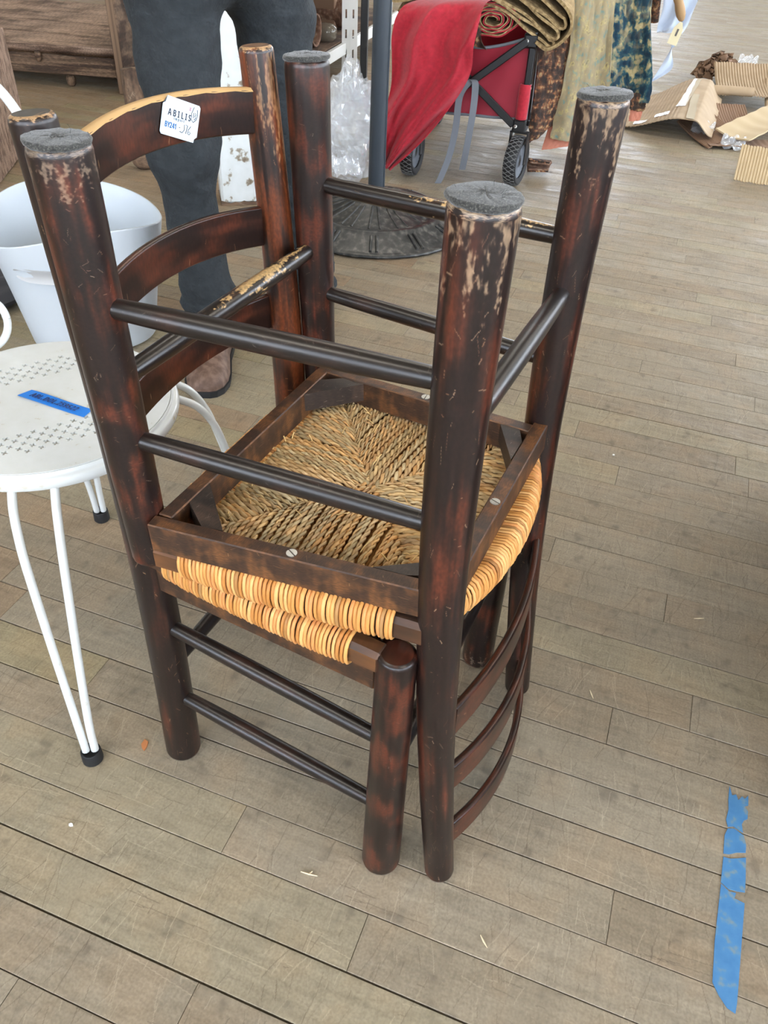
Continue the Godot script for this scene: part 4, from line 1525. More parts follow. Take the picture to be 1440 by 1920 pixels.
func shelf() -> void:
	var t := thing("shelving_unit", "white slotted metal shelving unit in the background left of the pole", "shelf", at(0, 0, 0))
	var spots := [[-1.855, -3.73, 25.0], [-2.02, -4.55, 25.0], [-2.42, -3.60, 25.0]]
	for k in spots.size():
		var s: Array = spots[k]
		var up := CSGBox3D.new()
		up.name = "upright"
		up.size = Vector3(0.082, 1.9, 0.03)
		up.material = M.shelf_white
		up.transform = at(s[0], 0.951, s[1], deg_to_rad(s[2]))
		t.add_child(up, true)
		if k < 2:
			for row in 12:
				for col: float in [-1.0, 1.0]:
					var h := CSGBox3D.new()
					h.name = "slot"
					h.size = Vector3(0.009, 0.040, 0.08)
					h.position = Vector3(col * 0.019, -0.945 + 0.02 + row * 0.092, 0)
					h.operation = CSGShape3D.OPERATION_SUBTRACTION
					h.material = M.black_metal
					up.add_child(h, true)
			var groove := CSGBox3D.new()
			groove.name = "groove"
			groove.size = Vector3(0.003, 2.0, 0.004)
			groove.position = Vector3(0, 0, 0.015)
			groove.operation = CSGShape3D.OPERATION_SUBTRACTION
			groove.material = M.shelf_white
			up.add_child(groove, true)
	var dir := Vector3(-0.188, 0, -1.092).normalized()
	var sidew := Vector3(-dir.z, 0, dir.x)
	for y: float in [0.14, 0.62, 1.1]:
		var b := MB.new()
		b.box(Vector3(2.1, 0.055, 0.025), 0.003, Transform3D(Basis(dir, Vector3.UP, dir.cross(Vector3.UP)), Vector3(-1.88, y, -3.72) + dir * 0.1))
		obj("beam", b, M.shelf_white, t)
		b = MB.new()
		b.box(Vector3(2.1, 0.02, 0.5), 0.002, Transform3D(Basis(dir, Vector3.UP, dir.cross(Vector3.UP)), Vector3(-1.88, y + 0.02, -3.72) + dir * 0.1 - sidew * 0.27))
		obj("shelf_board", b, M.old_wood_brown, t)
	# open-ended pots lying on the lower shelf, mouths to the front
	var names := ["terracotta pot lying on the low shelf, nearest the white upright", "terracotta pot lying on the low shelf, half hidden by the person", "terracotta pot lying on the low shelf, right of the white upright", "terracotta pot lying on top of two others on the low shelf"]
	var ps := [[Vector3(-1.93, 0.245, -3.50), 0.075], [Vector3(-1.90, 0.245, -3.30), 0.075], [Vector3(-2.02, 0.245, -4.05), 0.075], [Vector3(-1.94, 0.385, -3.40), 0.07]]
	for k in 4:
		var r: float = ps[k][1]
		var b := MB.new()
		b.lathe([Vector2(0.0, 0.010), Vector2(r * 0.8, 0.010), Vector2(r * 0.86, 0.05), Vector2(r * 0.90, -0.0), Vector2(r, 0.0), Vector2(r, -0.02), Vector2(r * 0.97, -0.03), Vector2(r * 0.9, -0.26), Vector2(r * 0.8, -0.30), Vector2(0.0, -0.30)] if false else [Vector2(0.0, -0.24), Vector2(r * 0.72, -0.24), Vector2(r * 0.84, -0.02), Vector2(r * 0.86, 0.0), Vector2(r * 0.98, 0.003), Vector2(r, -0.004), Vector2(r, -0.03), Vector2(r * 0.95, -0.036), Vector2(r * 0.86, -0.26), Vector2(0.0, -0.26)], 28, Transform3D(Basis(sidew.cross(Vector3.UP), sidew, Vector3.UP), ps[k][0]))
		tag(obj("terracotta_pot", b, M.terracotta), names[k], "pot", "pots on the low shelf")
	# a glass bottle and brown cartons
	var b := MB.new()
	var gx := Transform3D(Basis(sidew.cross(Vector3.UP), sidew, Vector3.UP), Vector3(-1.92, 0.215, -3.66))
	b.lathe([Vector2(0, 0.02), Vector2(0.022, 0.018), Vector2(0.040, 0.0), Vector2(0.045, -0.03), Vector2(0.042, -0.16), Vector2(0.018, -0.2), Vector2(0.016, -0.25), Vector2(0.0, -0.25)], 24, gx)
	var gl := mat("smoky_glass", Color(0.55, 0.52, 0.46, 0.45), 0.06)
	gl.transparency = BaseMaterial3D.TRANSPARENCY_ALPHA
	tag(obj("glass_jar", b, gl), "dusty clear glass jar lying beside the white upright on the shelf", "jar")
	for k in 2:
		b = MB.new()
		b.box(Vector3(0.34, 0.26 + 0.06 * k, 0.30), 0.006, Transform3D(Basis(Vector3.UP, deg_to_rad(8)), Vector3(-2.24 - 0.02 * k, 0.30 + 0.03 * k, -3.55 - 0.55 * k)))
		tag(obj("carton", b, M.card_brown), ["brown carton on the low shelf behind the terracotta pots", "brown carton on the low shelf right of the white upright"][k], "carton")
	b = MB.new()
	b.box(Vector3(0.034, 1.6, 0.034), 0.003, at(-1.578, 0.8, -3.335, 0.3))
	t = thing("rack_post", "slim black metal post standing in front of the white shelving", "post")
	obj("tube", b, M.black_metal, t)
	b = MB.new()
	b.box(Vector3(0.12, 0.006, 0.12), 0.002, at(-1.578, 0.004, -3.335, 0.3))
	obj("foot_plate", b, M.black_metal, t)

func umbrella_base() -> void:
	var t := thing("umbrella_stand", "dusty round black parasol base with a dark steel pole, behind the chairs", "umbrella stand", at(-0.803, 0, -1.838))
	var b := MB.new()
	b.lathe([Vector2(0.0, 0.0), Vector2(0.305, 0.0), Vector2(0.317, 0.002), Vector2(0.321, 0.007), Vector2(0.317, 0.013), Vector2(0.306, 0.014), Vector2(0.298, 0.017), Vector2(0.236, 0.044), Vector2(0.228, 0.052), Vector2(0.218, 0.055), Vector2(0.208, 0.052), Vector2(0.200, 0.046), Vector2(0.190, 0.046), Vector2(0.12, 0.068), Vector2(0.080, 0.086), Vector2(0.062, 0.097), Vector2(0.056, 0.101), Vector2(0.040, 0.102), Vector2(0.034, 0.098), Vector2(0.0, 0.098)], 96)
	var body := obj("base", b, M.dusty_black_plastic, t)
	b = MB.new()
	for k in 12:
		var w := TAU * k / 12 + 0.1
		for s: float in [-0.035, 0.035]:
			var d := Vector3(cos(w + s), 0, sin(w + s))
			b.tube([d * 0.298 + Vector3.UP * 0.017, d * 0.27 + Vector3.UP * 0.031, d * 0.238 + Vector3.UP * 0.045], 0.005, 8)
		for s: float in [-0.5, 0.5]:
			var w2 := w + s * 0.2
			var d := Vector3(cos(w2), 0, sin(w2))
			b.tube([d * 0.185 + Vector3.UP * 0.0465, d * 0.13 + Vector3.UP * 0.0645, d * 0.085 + Vector3.UP * 0.083], 0.004, 6)
	stuff(obj("ribs", b, M.dusty_black_plastic, body))
	b = MB.new()
	b.lathe([Vector2(0.027, 0.09), Vector2(0.027, 2.35), Vector2(0.025, 2.352), Vector2(0.0, 2.352)], 32)
	b.tube([Vector3(0.027, 0.1, 0.0), Vector3(0.027, 2.3, 0.0)], 0.0035, 6)
	obj("pole", b, M.pole_metal, t)
	# heap of clear wrap on its left: crumpled, faceted layers
	b = MB.new()
	for k in 3:
		var nz := noise(401 + k, 1.3, 3)
		var P := []
		var N := 32
		for r in N + 1:
			var a := PI * r / N
			var row := []
			for q in 46:
				var w := TAU * (q + 0.5 * (r % 2)) / 46.0
				var d := Vector3(sin(a) * cos(w), cos(a), sin(a) * sin(w))
				var k2 := 1.0 + 0.55 * nz.get_noise_3dv(d + Vector3(k, k, k) * 3.0) + rng.randf_range(-0.055, 0.055)
				k2 *= 1.04 - 0.16 * k
				var p := d * k2 * Vector3(0.118, 0.185, 0.115)
				p.y = maxf(p.y, -0.166)
				row.append(Vector3(-1.105, 0.170, -2.24) + p + Vector3(0.012 * p.y / 0.2, 0, 0))
			P.append(row)
		for r in N:
			for q in 46:
				var q2 := (q + 1) % 46
				for tri in [[P[r][q], P[r][q2], P[r + 1][q]], [P[r][q2], P[r + 1][q2], P[r + 1][q]]]:
					var nn: Vector3 = (tri[1] - tri[0]).cross(tri[2] - tri[0])
					if nn.length() < 1e-8: continue
					b.poly(tri, -nn.normalized())
	tag(obj("plastic_wrap", b, M.plastic_wrap), "crumpled ball of clear plastic wrap left of the dark pole", "plastic wrap")
	# a tail of it trailing onto the base
	b = MB.new()
	var Q := drape([Vector3(-1.12, 0.10, -2.10), Vector3(-1.07, 0.05, -2.06), Vector3(-1.03, 0.078, -2.0)], [Vector3(-1.02, 0.10, -2.14), Vector3(-0.99, 0.065, -2.10), Vector3(-0.985, 0.080, -2.03)], 14, 14, Vector3(0.3, 0.8, 0.5).normalized(), func(s, t): return 0.008 * sin(t * 14.0 + s * 5.0) + 0.005 * sin(s * 17.0 + t * 3.0))
	b.sheet(Q, 0.0006)
	tag(obj("wrap_scrap", b, M.plastic_wrap), "loose tail of clear wrap lying on the parasol base", "plastic wrap")

func wagon() -> void:
	# local: x to the right across the near end, z towards the camera
	var xax := Vector3(0.392, 0, -0.104).normalized()
	var zax := Vector3(0.104 * 0.75, 0, 0.75).normalized()
	var xf := Transform3D(Basis(xax, Vector3.UP, xax.cross(Vector3.UP)), Vector3(-0.512, 0, -2.49) - xax * 0.203)
	var t := thing("folding_wagon", "red fabric folding wagon with black frame, loaded with old textiles", "wagon", xf)
	var W := 0.203
	var L := 0.775
	# corner posts
	for s: float in [-1.0, 1.0]:
		for e in 2:
			var z := -L * e
			var p := MB.new()
			p.box(Vector3(0.024, 0.30, 0.024), 0.004, at(s * W, 0.355, z))
			var po := obj("corner_post", p, M.black_metal, t)
			p = MB.new()
			for y: float in [0.214, 0.492]:
				p = MB.new()
				p.box(Vector3(0.05, 0.045, 0.045), 0.006, at(s * (W - 0.008), y, z))
				obj("bracket", p, M.black_metal, po)
				p = MB.new()
				p.lathe([Vector2(0.0065, 0), Vector2(0.006, 0.003), Vector2(0.0, 0.004)], 10, Transform3D(Basis(Vector3.RIGHT, PI / 2), Vector3(s * (W - 0.022), y, z + 0.0225)))
				obj("rivet", p, M.screw, po)
			# wheel in a fork
			var wx := s * (W - 0.002)
			var wz := z + 0.01
			var turn := Basis(Vector3.UP, deg_to_rad(-16.0 if s > 0 else -10.0))
			var wf := Transform3D(turn, Vector3(wx, 0.0, wz))
			var wheel := Node3D.new()
			wheel.name = "wheel"
			t.add_child(wheel, true)
			wheel.transform = wf
			var c := MB.new()
			var tw := 0.026
			var tp := []
			for q in [[0.060, -0.8], [0.078, -1.0], [0.084, -0.85], [0.0875, -0.4], [0.0878, 0.4], [0.084, 0.85], [0.078, 1.0], [0.060, 0.8], [0.058, 0.0], [0.060, -0.8]]:
				tp.append(Vector2(q[0], q[1] * tw))
			c.lathe(tp, 40, Transform3D(Basis(Vector3.BACK, PI / 2), Vector3(0, 0.0905, 0)))
			obj("tyre", c, M.rubber, wheel)
			# raised lozenge tread
			c = MB.new()
			for k in 30:
				for d: float in [-1.0, 1.0]:
					var path := []
					for q in 5:
						var u := -1.0 + q * 0.5
						var w := TAU * k / 30 + d * u * 0.16
						var rr := 0.0882 - 0.0035 * u * u
						path.append(Vector3(u * tw * 0.88, 0.0905 + rr * sin(w), rr * cos(w)))
					c.tube(path, 0.0017, 4, false)
			obj("tread", c, mat("tread_grey", srgb(104, 104, 104), 0.7) if not M.has("tread_grey") else M.tread_grey, wheel)
			c = MB.new()
			c.lathe([Vector2(0.0, 0.016), Vector2(0.02, 0.016), Vector2(0.024, 0.008), Vector2(0.055, 0.006), Vector2(0.061, 0.018), Vector2(0.063, 0.018), Vector2(0.063, -0.018), Vector2(0.061, -0.018), Vector2(0.055, -0.006), Vector2(0.024, -0.008), Vector2(0.02, -0.016), Vector2(0.0, -0.016)], 28, Transform3D(Basis(Vector3.BACK, PI / 2), Vector3(0, 0.0905, 0)))
			obj("hub", c, M.grey_webbing, wheel)
			c = MB.new()
			for o: float in [-1.0, 1.0]:
				c.box(Vector3(0.005, 0.115, 0.026), 0.002, at(o * 0.033, 0.138, 0))
			c.box(Vector3(0.071, 0.006, 0.03), 0.002, at(0, 0.194, 0))
			obj("fork", c, M.black_metal, wheel)
	# scissor bars on each side
	for e in 4:
		var a0: Vector3
		var a1: Vector3
		var b0: Vector3
		var b1: Vector3
		var out: Vector3
		if e < 2:
			var z: float = [0.014, -L - 0.014][e]
			a0 = Vector3(-W + 0.03, 0.215, z); a1 = Vector3(W - 0.02, 0.492, z); b0 = Vector3(W - 0.03, 0.215, z); b1 = Vector3(-W + 0.02, 0.492, z)
			out = Vector3(0, 0, 0.009)
		else:
			var x: float = [W + 0.014, -W - 0.014][e - 2]
			a0 = Vector3(x, 0.215, -0.03); a1 = Vector3(x, 0.492, -L + 0.02); b0 = Vector3(x, 0.215, -L + 0.03); b1 = Vector3(x, 0.492, -0.02)
			out = Vector3(0.009, 0, 0)
		for q in [[a0, a1, out], [b0, b1, -out * 0.2]]:
			var p := MB.new()
			var d: Vector3 = (q[1] - q[0]).normalized()
			var nn: Vector3 = out.normalized()
			p.box(Vector3(q[0].distance_to(q[1]), 0.026, 0.011), 0.003, Transform3D(Basis(d, nn.cross(d), nn), (q[0] + q[1]) / 2 + q[2]))
			obj("scissor_bar", p, M.black_metal, t)
	# sagging fabric tub
	for e in 4:
		var ends := [[Vector3(-W, 0, -0.004), Vector3(W, 0, -0.004)], [Vector3(W - 0.002, 0, 0), Vector3(W - 0.002, 0, -L)], [Vector3(W, 0, -L + 0.004), Vector3(-W, 0, -L + 0.004)], [Vector3(-W + 0.002, 0, -L), Vector3(-W + 0.002, 0, 0)]]
		var p: Vector3 = ends[e][0]
		var q: Vector3 = ends[e][1]
		var out := (q - p).cross(Vector3.UP).normalized()
		var P := []
		var tr := []
		var bt := []
		for r in 13:
			var s := r / 12.0
			var row := PackedVector3Array()
			for k in 25:
				var u := k / 24.0
				var top := 0.505 - 0.05 * sin(PI * u)
				var y := lerpf(top, 0.232, s)
				row.append(p.lerp(q, u) + Vector3.UP * y - out * (0.006 + 0.012 * sin(PI * u) * sin(PI * s) + 0.004 * sin(u * 19.0 + s * 4.0) * sin(PI * u)))
			P.append(row)
			if r == 0: tr = Array(row)
			if r == 12: bt = Array(row)
		var f := MB.new()
		f.sheet(P, 0.002)
		var pa := obj("fabric_panel", f, M.red_nylon, t)
		for line in [tr, bt]:
			f = MB.new()
			f.tube(line, 0.0055, 8, true, 1.0)
			obj("binding", f, M.grey_webbing, pa)
	var f := MB.new()
	f.box(Vector3(2 * W - 0.02, 0.012, L - 0.02), 0.002, at(0, 0.236, -L / 2))
	obj("tub_floor", f, M.red_nylon, t)
	# padded red sleeve on the right post
	f = MB.new()
	f.lathe([Vector2(0.014, 0.235), Vector2(0.021, 0.237), Vector2(0.022, 0.30), Vector2(0.021, 0.352), Vector2(0.014, 0.354)], 16, at(W - 0.006, 0.0, 0.002))
	obj("post_sleeve", f, M.red_cotton, t)
	# webbing strap hanging from the middle pivot
	f = MB.new()
	for s in [[[0.004, 0.358, 0.03], [-0.010, 0.345, 0.04], [-0.035, 0.300, 0.045], [-0.038, 0.20, 0.05], [-0.052, 0.10, 0.055], [-0.075, 0.025, 0.075], [-0.085, 0.002, 0.085]], [[0.004, 0.358, 0.03], [0.018, 0.345, 0.042], [0.020, 0.26, 0.05], [0.012, 0.15, 0.05], [0.006, 0.09, 0.045], [0.001, 0.048, 0.04]]]:
		var pts := []
		for q in s: pts.append(Vector3(q[0], q[1], q[2]))
		pts = curve(pts, 5)
		var P := []
		for q in pts.size():
			P.append(PackedVector3Array([pts[q] + Vector3(-0.012, 0, 0.003), pts[q] + Vector3(0.012, 0, -0.002)]))
		f.sheet(P, 0.0018)
	obj("strap", f, M.grey_webbing, t)

func textiles() -> void:
	var face := Vector3(0.28, 0.15, 0.95).normalized()
	var nz := noise(501, 1.6, 3)
	# red cloth over the left corner of the wagon
	var b := MB.new()
	var P := drape([Vector3(-0.90, 0.585, -2.50), Vector3(-0.935, 0.575, -2.30), Vector3(-0.95, 0.50, -2.24), Vector3(-0.935, 0.36, -2.22), Vector3(-0.955, 0.22, -2.21), Vector3(-0.958, 0.075, -2.21)],
		[Vector3(-0.66, 0.600, -2.52), Vector3(-0.655, 0.60, -2.34), Vector3(-0.655, 0.50, -2.27), Vector3(-0.665, 0.385, -2.26), Vector3(-0.780, 0.20, -2.23), Vector3(-0.915, 0.058, -2.20)], 60, 50, face,
		func(s, t):
			var w: float = t * 11.0 + s * 6.5 + 1.5 * nz.get_noise_2d(s * 0.6, t * 0.3)
			return 0.030 * (1.0 - 2.0 * pow(absf(sin(w * 0.5)), 0.6)) * smoothstep(0.08, 0.35, s) + 0.010 * sin(w * 2.3 + 1.0) * smoothstep(0.15, 0.6, s) + 0.024 * nz.get_noise_2d(s * 1.7 + 9.0, t * 1.1))
	b.sheet(P, 0.0015)
	tag(obj("red_cloth", b, M.red_cotton), "plain red cotton cloth hanging over the left corner of the wagon", "cloth")
	# end of a rolled brown and red hanging: a spiral of layers
	var t := thing("rolled_textile", "rolled brown hanging with red lining, its spiral end facing out of the wagon", "rolled textile")
	var c := Vector3(-0.655, 0.545, -2.44)
	var back := Vector3(-0.24, 0.06, -0.97).normalized()
	var rx := Vector3(0.97, 0, -0.24)
	for layer in 2:
		b = MB.new()
		var rows := []
		for d in 2:
			var row := PackedVector3Array()
			for k in 150:
				var w := TAU * 4.6 * k / 150.0
				var r := (0.012 + 0.066 * k / 150.0) * (1.0 + 0.10 * sin(w * 2.0 + 1.0) + 0.05 * sin(w * 5.3 + k * 0.05)) + layer * 0.0055
				row.append(c + rx * (r * 1.1 * cos(w)) + Vector3.UP * (r * 0.72 * sin(w)) + back * (0.5 * d + 0.004 * sin(w * 3.1)))
			rows.append(row)
		b.sheet(rows, 0.0036)
		obj(["woven_layer", "red_lining"][layer], b, [M.khaki_weave, M.red_cotton][layer], t)
	b = MB.new()
	P = drape([c + Vector3(-0.085, 0.03, 0.02), c + Vector3(-0.075, -0.03, 0.035), c + Vector3(-0.06, -0.075, 0.04)], [c + Vector3(-0.03, -0.015, 0.03), c + Vector3(-0.02, -0.055, 0.04), c + Vector3(0.005, -0.085, 0.04)], 16, 10, face, func(s, u): return 0.006 * sin(u * 9.0 + s * 6.0))
	b.sheet(P, 0.003)
	obj("turned_corner", b, M.dark_tapestry, t)
	# thick khaki folds on top: stacked wavy layers bent round at the right
	t = thing("folded_tapestry", "khaki woven tapestry folded thick across the top of the wagon", "tapestry")
	# one long ribbon folded back and forth, seen end on
	var line := []
	var th := 0.017
	var start := Vector3(-1.00, 0.545, -2.40)
	var mids := [Vector3(-0.90, 0.575, -2.42), Vector3(-0.76, 0.600, -2.43), Vector3(-0.64, 0.582, -2.44), Vector3(-0.54, 0.535, -2.46), Vector3(-0.462, 0.488, -2.48)]
	var spine := curve([start] + mids, 6)
	var layers := 6
	for k in layers:
		var seg := []
		for q in spine.size():
			var tg: Vector3 = (spine[mini(q + 1, spine.size() - 1)] - spine[maxi(q - 1, 0)]).normalized()
			var nn := Vector3(-tg.y, tg.x, 0).normalized()
			var u := float(q) / (spine.size() - 1)
			seg.append(spine[q] + nn * (th * k + 0.003 * sin(u * 21.0 + k * 2.1)) + Vector3(0, 0, 0.006 * sin(u * 11.0 + k * 1.3)))
		if k % 2: seg.reverse()
		line.append_array(seg)
		# the turn
		if k < layers - 1:
			var e: Vector3 = seg[-1]
			var tg: Vector3 = (seg[-1] - seg[-2]).normalized()
			var nn := Vector3(-tg.y, tg.x, 0).normalized() * (1.0 if k % 2 == 0 else -1.0)
			for q in range(1, 6):
				var w := PI * q / 6.0
				line.append(e + nn * (th / 2 * (1.0 - cos(w))) + tg * (0.016 * sin(w)))
	# and last round the whole bundle's right end
	var rows := []
	for d in 12:
		var s := d / 11.0
		var row := PackedVector3Array()
		for q in line.size():
			row.append(line[q] + Vector3(-0.12, 0.04, -0.48) * s + Vector3.UP * (0.006 * sin(q * 0.11 + s * 5.0)))
		rows.append(row)
	b = MB.new()
	b.sheet(rows, 0.0085)
	obj("folds", b, M.khaki_weave, t)
	b = MB.new()
	rows = []
	for d in 12:
		var s := d / 11.0
		var row := PackedVector3Array()
		for q in curve([Vector3(-0.60, 0.700, -2.47), Vector3(-0.50, 0.660, -2.47), Vector3(-0.405, 0.600, -2.48), Vector3(-0.378, 0.545, -2.48), Vector3(-0.405, 0.497, -2.48), Vector3(-0.455, 0.468, -2.47), Vector3(-0.50, 0.488, -2.465)], 7):
			row.append(q + Vector3(-0.12, 0.04, -0.48) * s)
		rows.append(row)
	b.sheet(rows, 0.010)
	obj("outer_wrap", b, M.khaki_weave, t)
	# hangings down the right side
	var hang := func(left: Array, right: Array, m: Material, called: String, label: String, waves: float, amp: float, thick: float) -> Node3D:
		var h := MB.new()
		h.sheet(drape(left, right, 40, 36, Vector3(0.35, 0, 0.94), func(s, u): return amp * sin(u * waves + s * 0.8) * (0.35 + 0.65 * s) + amp * 0.5 * nz.get_noise_2d(s * 1.5, u * 1.5)), thick)
		return tag(obj(called, h, m), label, "tapestry", "tapestries hanging over the wagon")
	hang.call([Vector3(-0.47, 0.70, -2.80), Vector3(-0.44, 0.55, -2.72), Vector3(-0.43, 0.30, -2.68), Vector3(-0.438, 0.15, -2.66)], [Vector3(-0.33, 0.72, -2.90), Vector3(-0.305, 0.55, -2.80), Vector3(-0.262, 0.33, -2.76), Vector3(-0.24, 0.13, -2.74)], M.olive_tapestry, "hanging_tapestry", "olive and teal woven tapestry hanging at the right end of the wagon", 5.0, 0.03, 0.008)
	hang.call([Vector3(-0.40, 0.72, -2.98), Vector3(-0.375, 0.55, -2.93), Vector3(-0.335, 0.35, -2.90), Vector3(-0.30, 0.24, -2.89)], [Vector3(-0.225, 0.72, -3.02), Vector3(-0.205, 0.55, -2.97), Vector3(-0.150, 0.36, -2.95), Vector3(-0.136, 0.262, -2.94)], M.blue_tapestry, "hanging_tapestry", "dark blue and cream woven tapestry hanging at the far right of the wagon", 7.0, 0.03, 0.008)
	hang.call([Vector3(-0.285, 0.29, -2.905), Vector3(-0.28, 0.26, -2.90), Vector3(-0.27, 0.235, -2.895)], [Vector3(-0.140, 0.285, -2.935), Vector3(-0.139, 0.255, -2.93), Vector3(-0.142, 0.232, -2.93)], M.dark_tapestry, "tapestry_border", "dark patterned border below the blue tapestry", 4.0, 0.008, 0.012)
	hang.call([Vector3(-0.20, 0.26, -2.935), Vector3(-0.195, 0.22, -2.93), Vector3(-0.19, 0.185, -2.925)], [Vector3(-0.145, 0.26, -2.94), Vector3(-0.146, 0.22, -2.935), Vector3(-0.150, 0.190, -2.93)], M.pink_lining, "tapestry_lining", "pinkish lining showing under the blue tapestry's hem", 4.0, 0.005, 0.004)
	hang.call([Vector3(-0.445, 0.24, -2.665), Vector3(-0.452, 0.17, -2.66), Vector3(-0.462, 0.098, -2.655)], [Vector3(-0.34, 0.24, -2.72), Vector3(-0.35, 0.17, -2.715), Vector3(-0.36, 0.115, -2.71)], M.pink_lining, "tapestry_lining", "pinkish lining showing under the olive tapestry's hem", 3.0, 0.006, 0.004)
	hang.call([Vector3(-0.535, 0.52, -2.66), Vector3(-0.515, 0.36, -2.60), Vector3(-0.50, 0.14, -2.57)], [Vector3(-0.44, 0.54, -2.74), Vector3(-0.42, 0.38, -2.68), Vector3(-0.425, 0.20, -2.66)], M.dark_tapestry, "hanging_tapestry", "dark brown floral tapestry hanging between wagon post and olive tapestry", 4.0, 0.02, 0.01)
	hang.call([Vector3(-1.02, 0.52, -2.60), Vector3(-1.045, 0.36, -2.55), Vector3(-1.055, 0.285, -2.53)], [Vector3(-0.90, 0.54, -2.52), Vector3(-0.895, 0.40, -2.46), Vector3(-0.90, 0.27, -2.44)], M.dark_tapestry, "hanging_tapestry", "patterned tapestry edge hanging behind the dark pole", 4.0, 0.012, 0.008)
	# folded scrap on the floor by the right wheel
	t = thing("folded_scrap", "small folded scrap of patterned carpet on the floor by the wagon wheel", "cloth scrap", at(-0.47, 0, -2.70, 0.35))
	for k in 2:
		b = MB.new()
		P = []
		for r in 9:
			var s := r / 8.0
			var row := PackedVector3Array()
			for q in 17:
				var u := q / 16.0
				var an := PI * (u - 0.5)
				var x := -0.05 + 0.1 * s * (1.0 - 0.35 * absf(u - 0.5))
				row.append(Vector3(x, 0.034 + (0.024 - 0.007 * k) * sin(an) * (1.0 - 0.2 * s), 0.05 - 0.07 * cos(an) * (1.0 - 0.15 * k)))
			P.append(row)
		b.sheet(P, 0.006)
		obj("layer", b, [M.dark_tapestry, M.terracotta][k], t)
	# turned wooden pole end with a price tag, and a length of film hanging from it
	t = thing("turned_pole", "turned tan wooden pole end poking out past the tapestries", "pole")
	b = MB.new()
	var d0 := Vector3(-0.158, 0.455, -3.60)
	var d1 := Vector3(-0.26, 0.80, -3.25)
	var rr := [0.004, 0.014, 0.020, 0.021, 0.018, 0.022, 0.028, 0.030, 0.026, 0.022, 0.022, 0.022]
	var path := []
	for k in rr.size(): path.append(d0.lerp(d1, pow(k / 11.0, 1.5)))
	b.tube(path, rr, 20)
	obj("shaft", b, M.tan_wood, t)
	b = MB.new()
	b.prism([Vector2(-0.006, 0.045), Vector2(0.006, 0.045), Vector2(0.021, 0.018), Vector2(0.021, -0.045), Vector2(-0.021, -0.045), Vector2(-0.021, 0.018)], -0.0006, 0.0006, Transform3D(Basis(Vector3.UP, 0.2) * Basis(Vector3.BACK, -0.22) * Basis(Vector3.RIGHT, -PI / 2), Vector3(-0.167, 0.408, -3.585)))
	var ptag := obj("price_tag", b, M.tag_paper)
	tag(ptag, "cream paper price tag dangling from the turned pole end", "tag")
	b = MB.new()
	b.prism([Vector2(-0.004, 0.012), Vector2(0.004, 0.012), Vector2(0.004, -0.016), Vector2(-0.004, -0.016)], 0.0, 0.0012, Transform3D(Basis(Vector3.UP, 0.2) * Basis(Vector3.BACK, -0.22) * Basis(Vector3.RIGHT, PI / 2), Vector3(-0.166, 0.410, -3.5838)))
	obj("printed_mark", b, mat("tag_ink", srgb(96, 92, 90), 0.8), ptag)
	b = MB.new()
	P = drape([Vector3(-0.275, 0.60, -3.60), Vector3(-0.255, 0.50, -3.62), Vector3(-0.262, 0.42, -3.64), Vector3(-0.258, 0.395, -3.64)], [Vector3(-0.10, 0.60, -3.64), Vector3(-0.125, 0.50, -3.66), Vector3(-0.135, 0.44, -3.66), Vector3(-0.150, 0.40, -3.66)], 26, 26, Vector3(0.1, 0, 1), func(s, u): return 0.012 * sin(u * 13.0 + s * 3.0) + 0.006 * sin(s * 15.0 + u * 7.0))
	b.sheet(P, 0.0008)
	P = drape([Vector3(-0.185, 0.40, -3.63), Vector3(-0.183, 0.355, -3.63), Vector3(-0.180, 0.335, -3.63), Vector3(-0.205, 0.27, -3.63), Vector3(-0.232, 0.205, -3.62)], [Vector3(-0.160, 0.40, -3.63), Vector3(-0.165, 0.355, -3.63), Vector3(-0.176, 0.335, -3.63), Vector3(-0.155, 0.262, -3.64), Vector3(-0.225, 0.205, -3.62)], 26, 10, Vector3(0.2, 0, 1), func(s, u): return 0.006 * sin(u * 6.0 + s * 9.0))
	b.sheet(P, 0.0008)
	tag(obj("plastic_sheet", b, M.plastic_film), "pale plastic film with a twisted tail hanging behind the price tag", "plastic sheet")
	b = MB.new()
	b.tube(curve([Vector3(-0.30, 0.78, -3.30), Vector3(-0.275, 0.62, -3.40), Vector3(-0.27, 0.50, -3.48), Vector3(-0.268, 0.455, -3.50)], 6), 0.026, 14, true, 0.7)
	tag(obj("rolled_strip", b, M.dark_tapestry), "dark rolled strip hanging between the blue tapestry and the film", "rolled textile")

# a sheet of board: corrugated relief of the given pitch along its columns
func board_sheet(P: Array, m: Material, called: String, label: String, pitch := 0.0, thick := 0.004) -> MeshInstance3D:
	var b := MB.new()
	b.sheet(P, thick)
	var o := obj(called, b, m)
	tag(o, label, "cardboard", "torn cardboard on the floor")
	return o

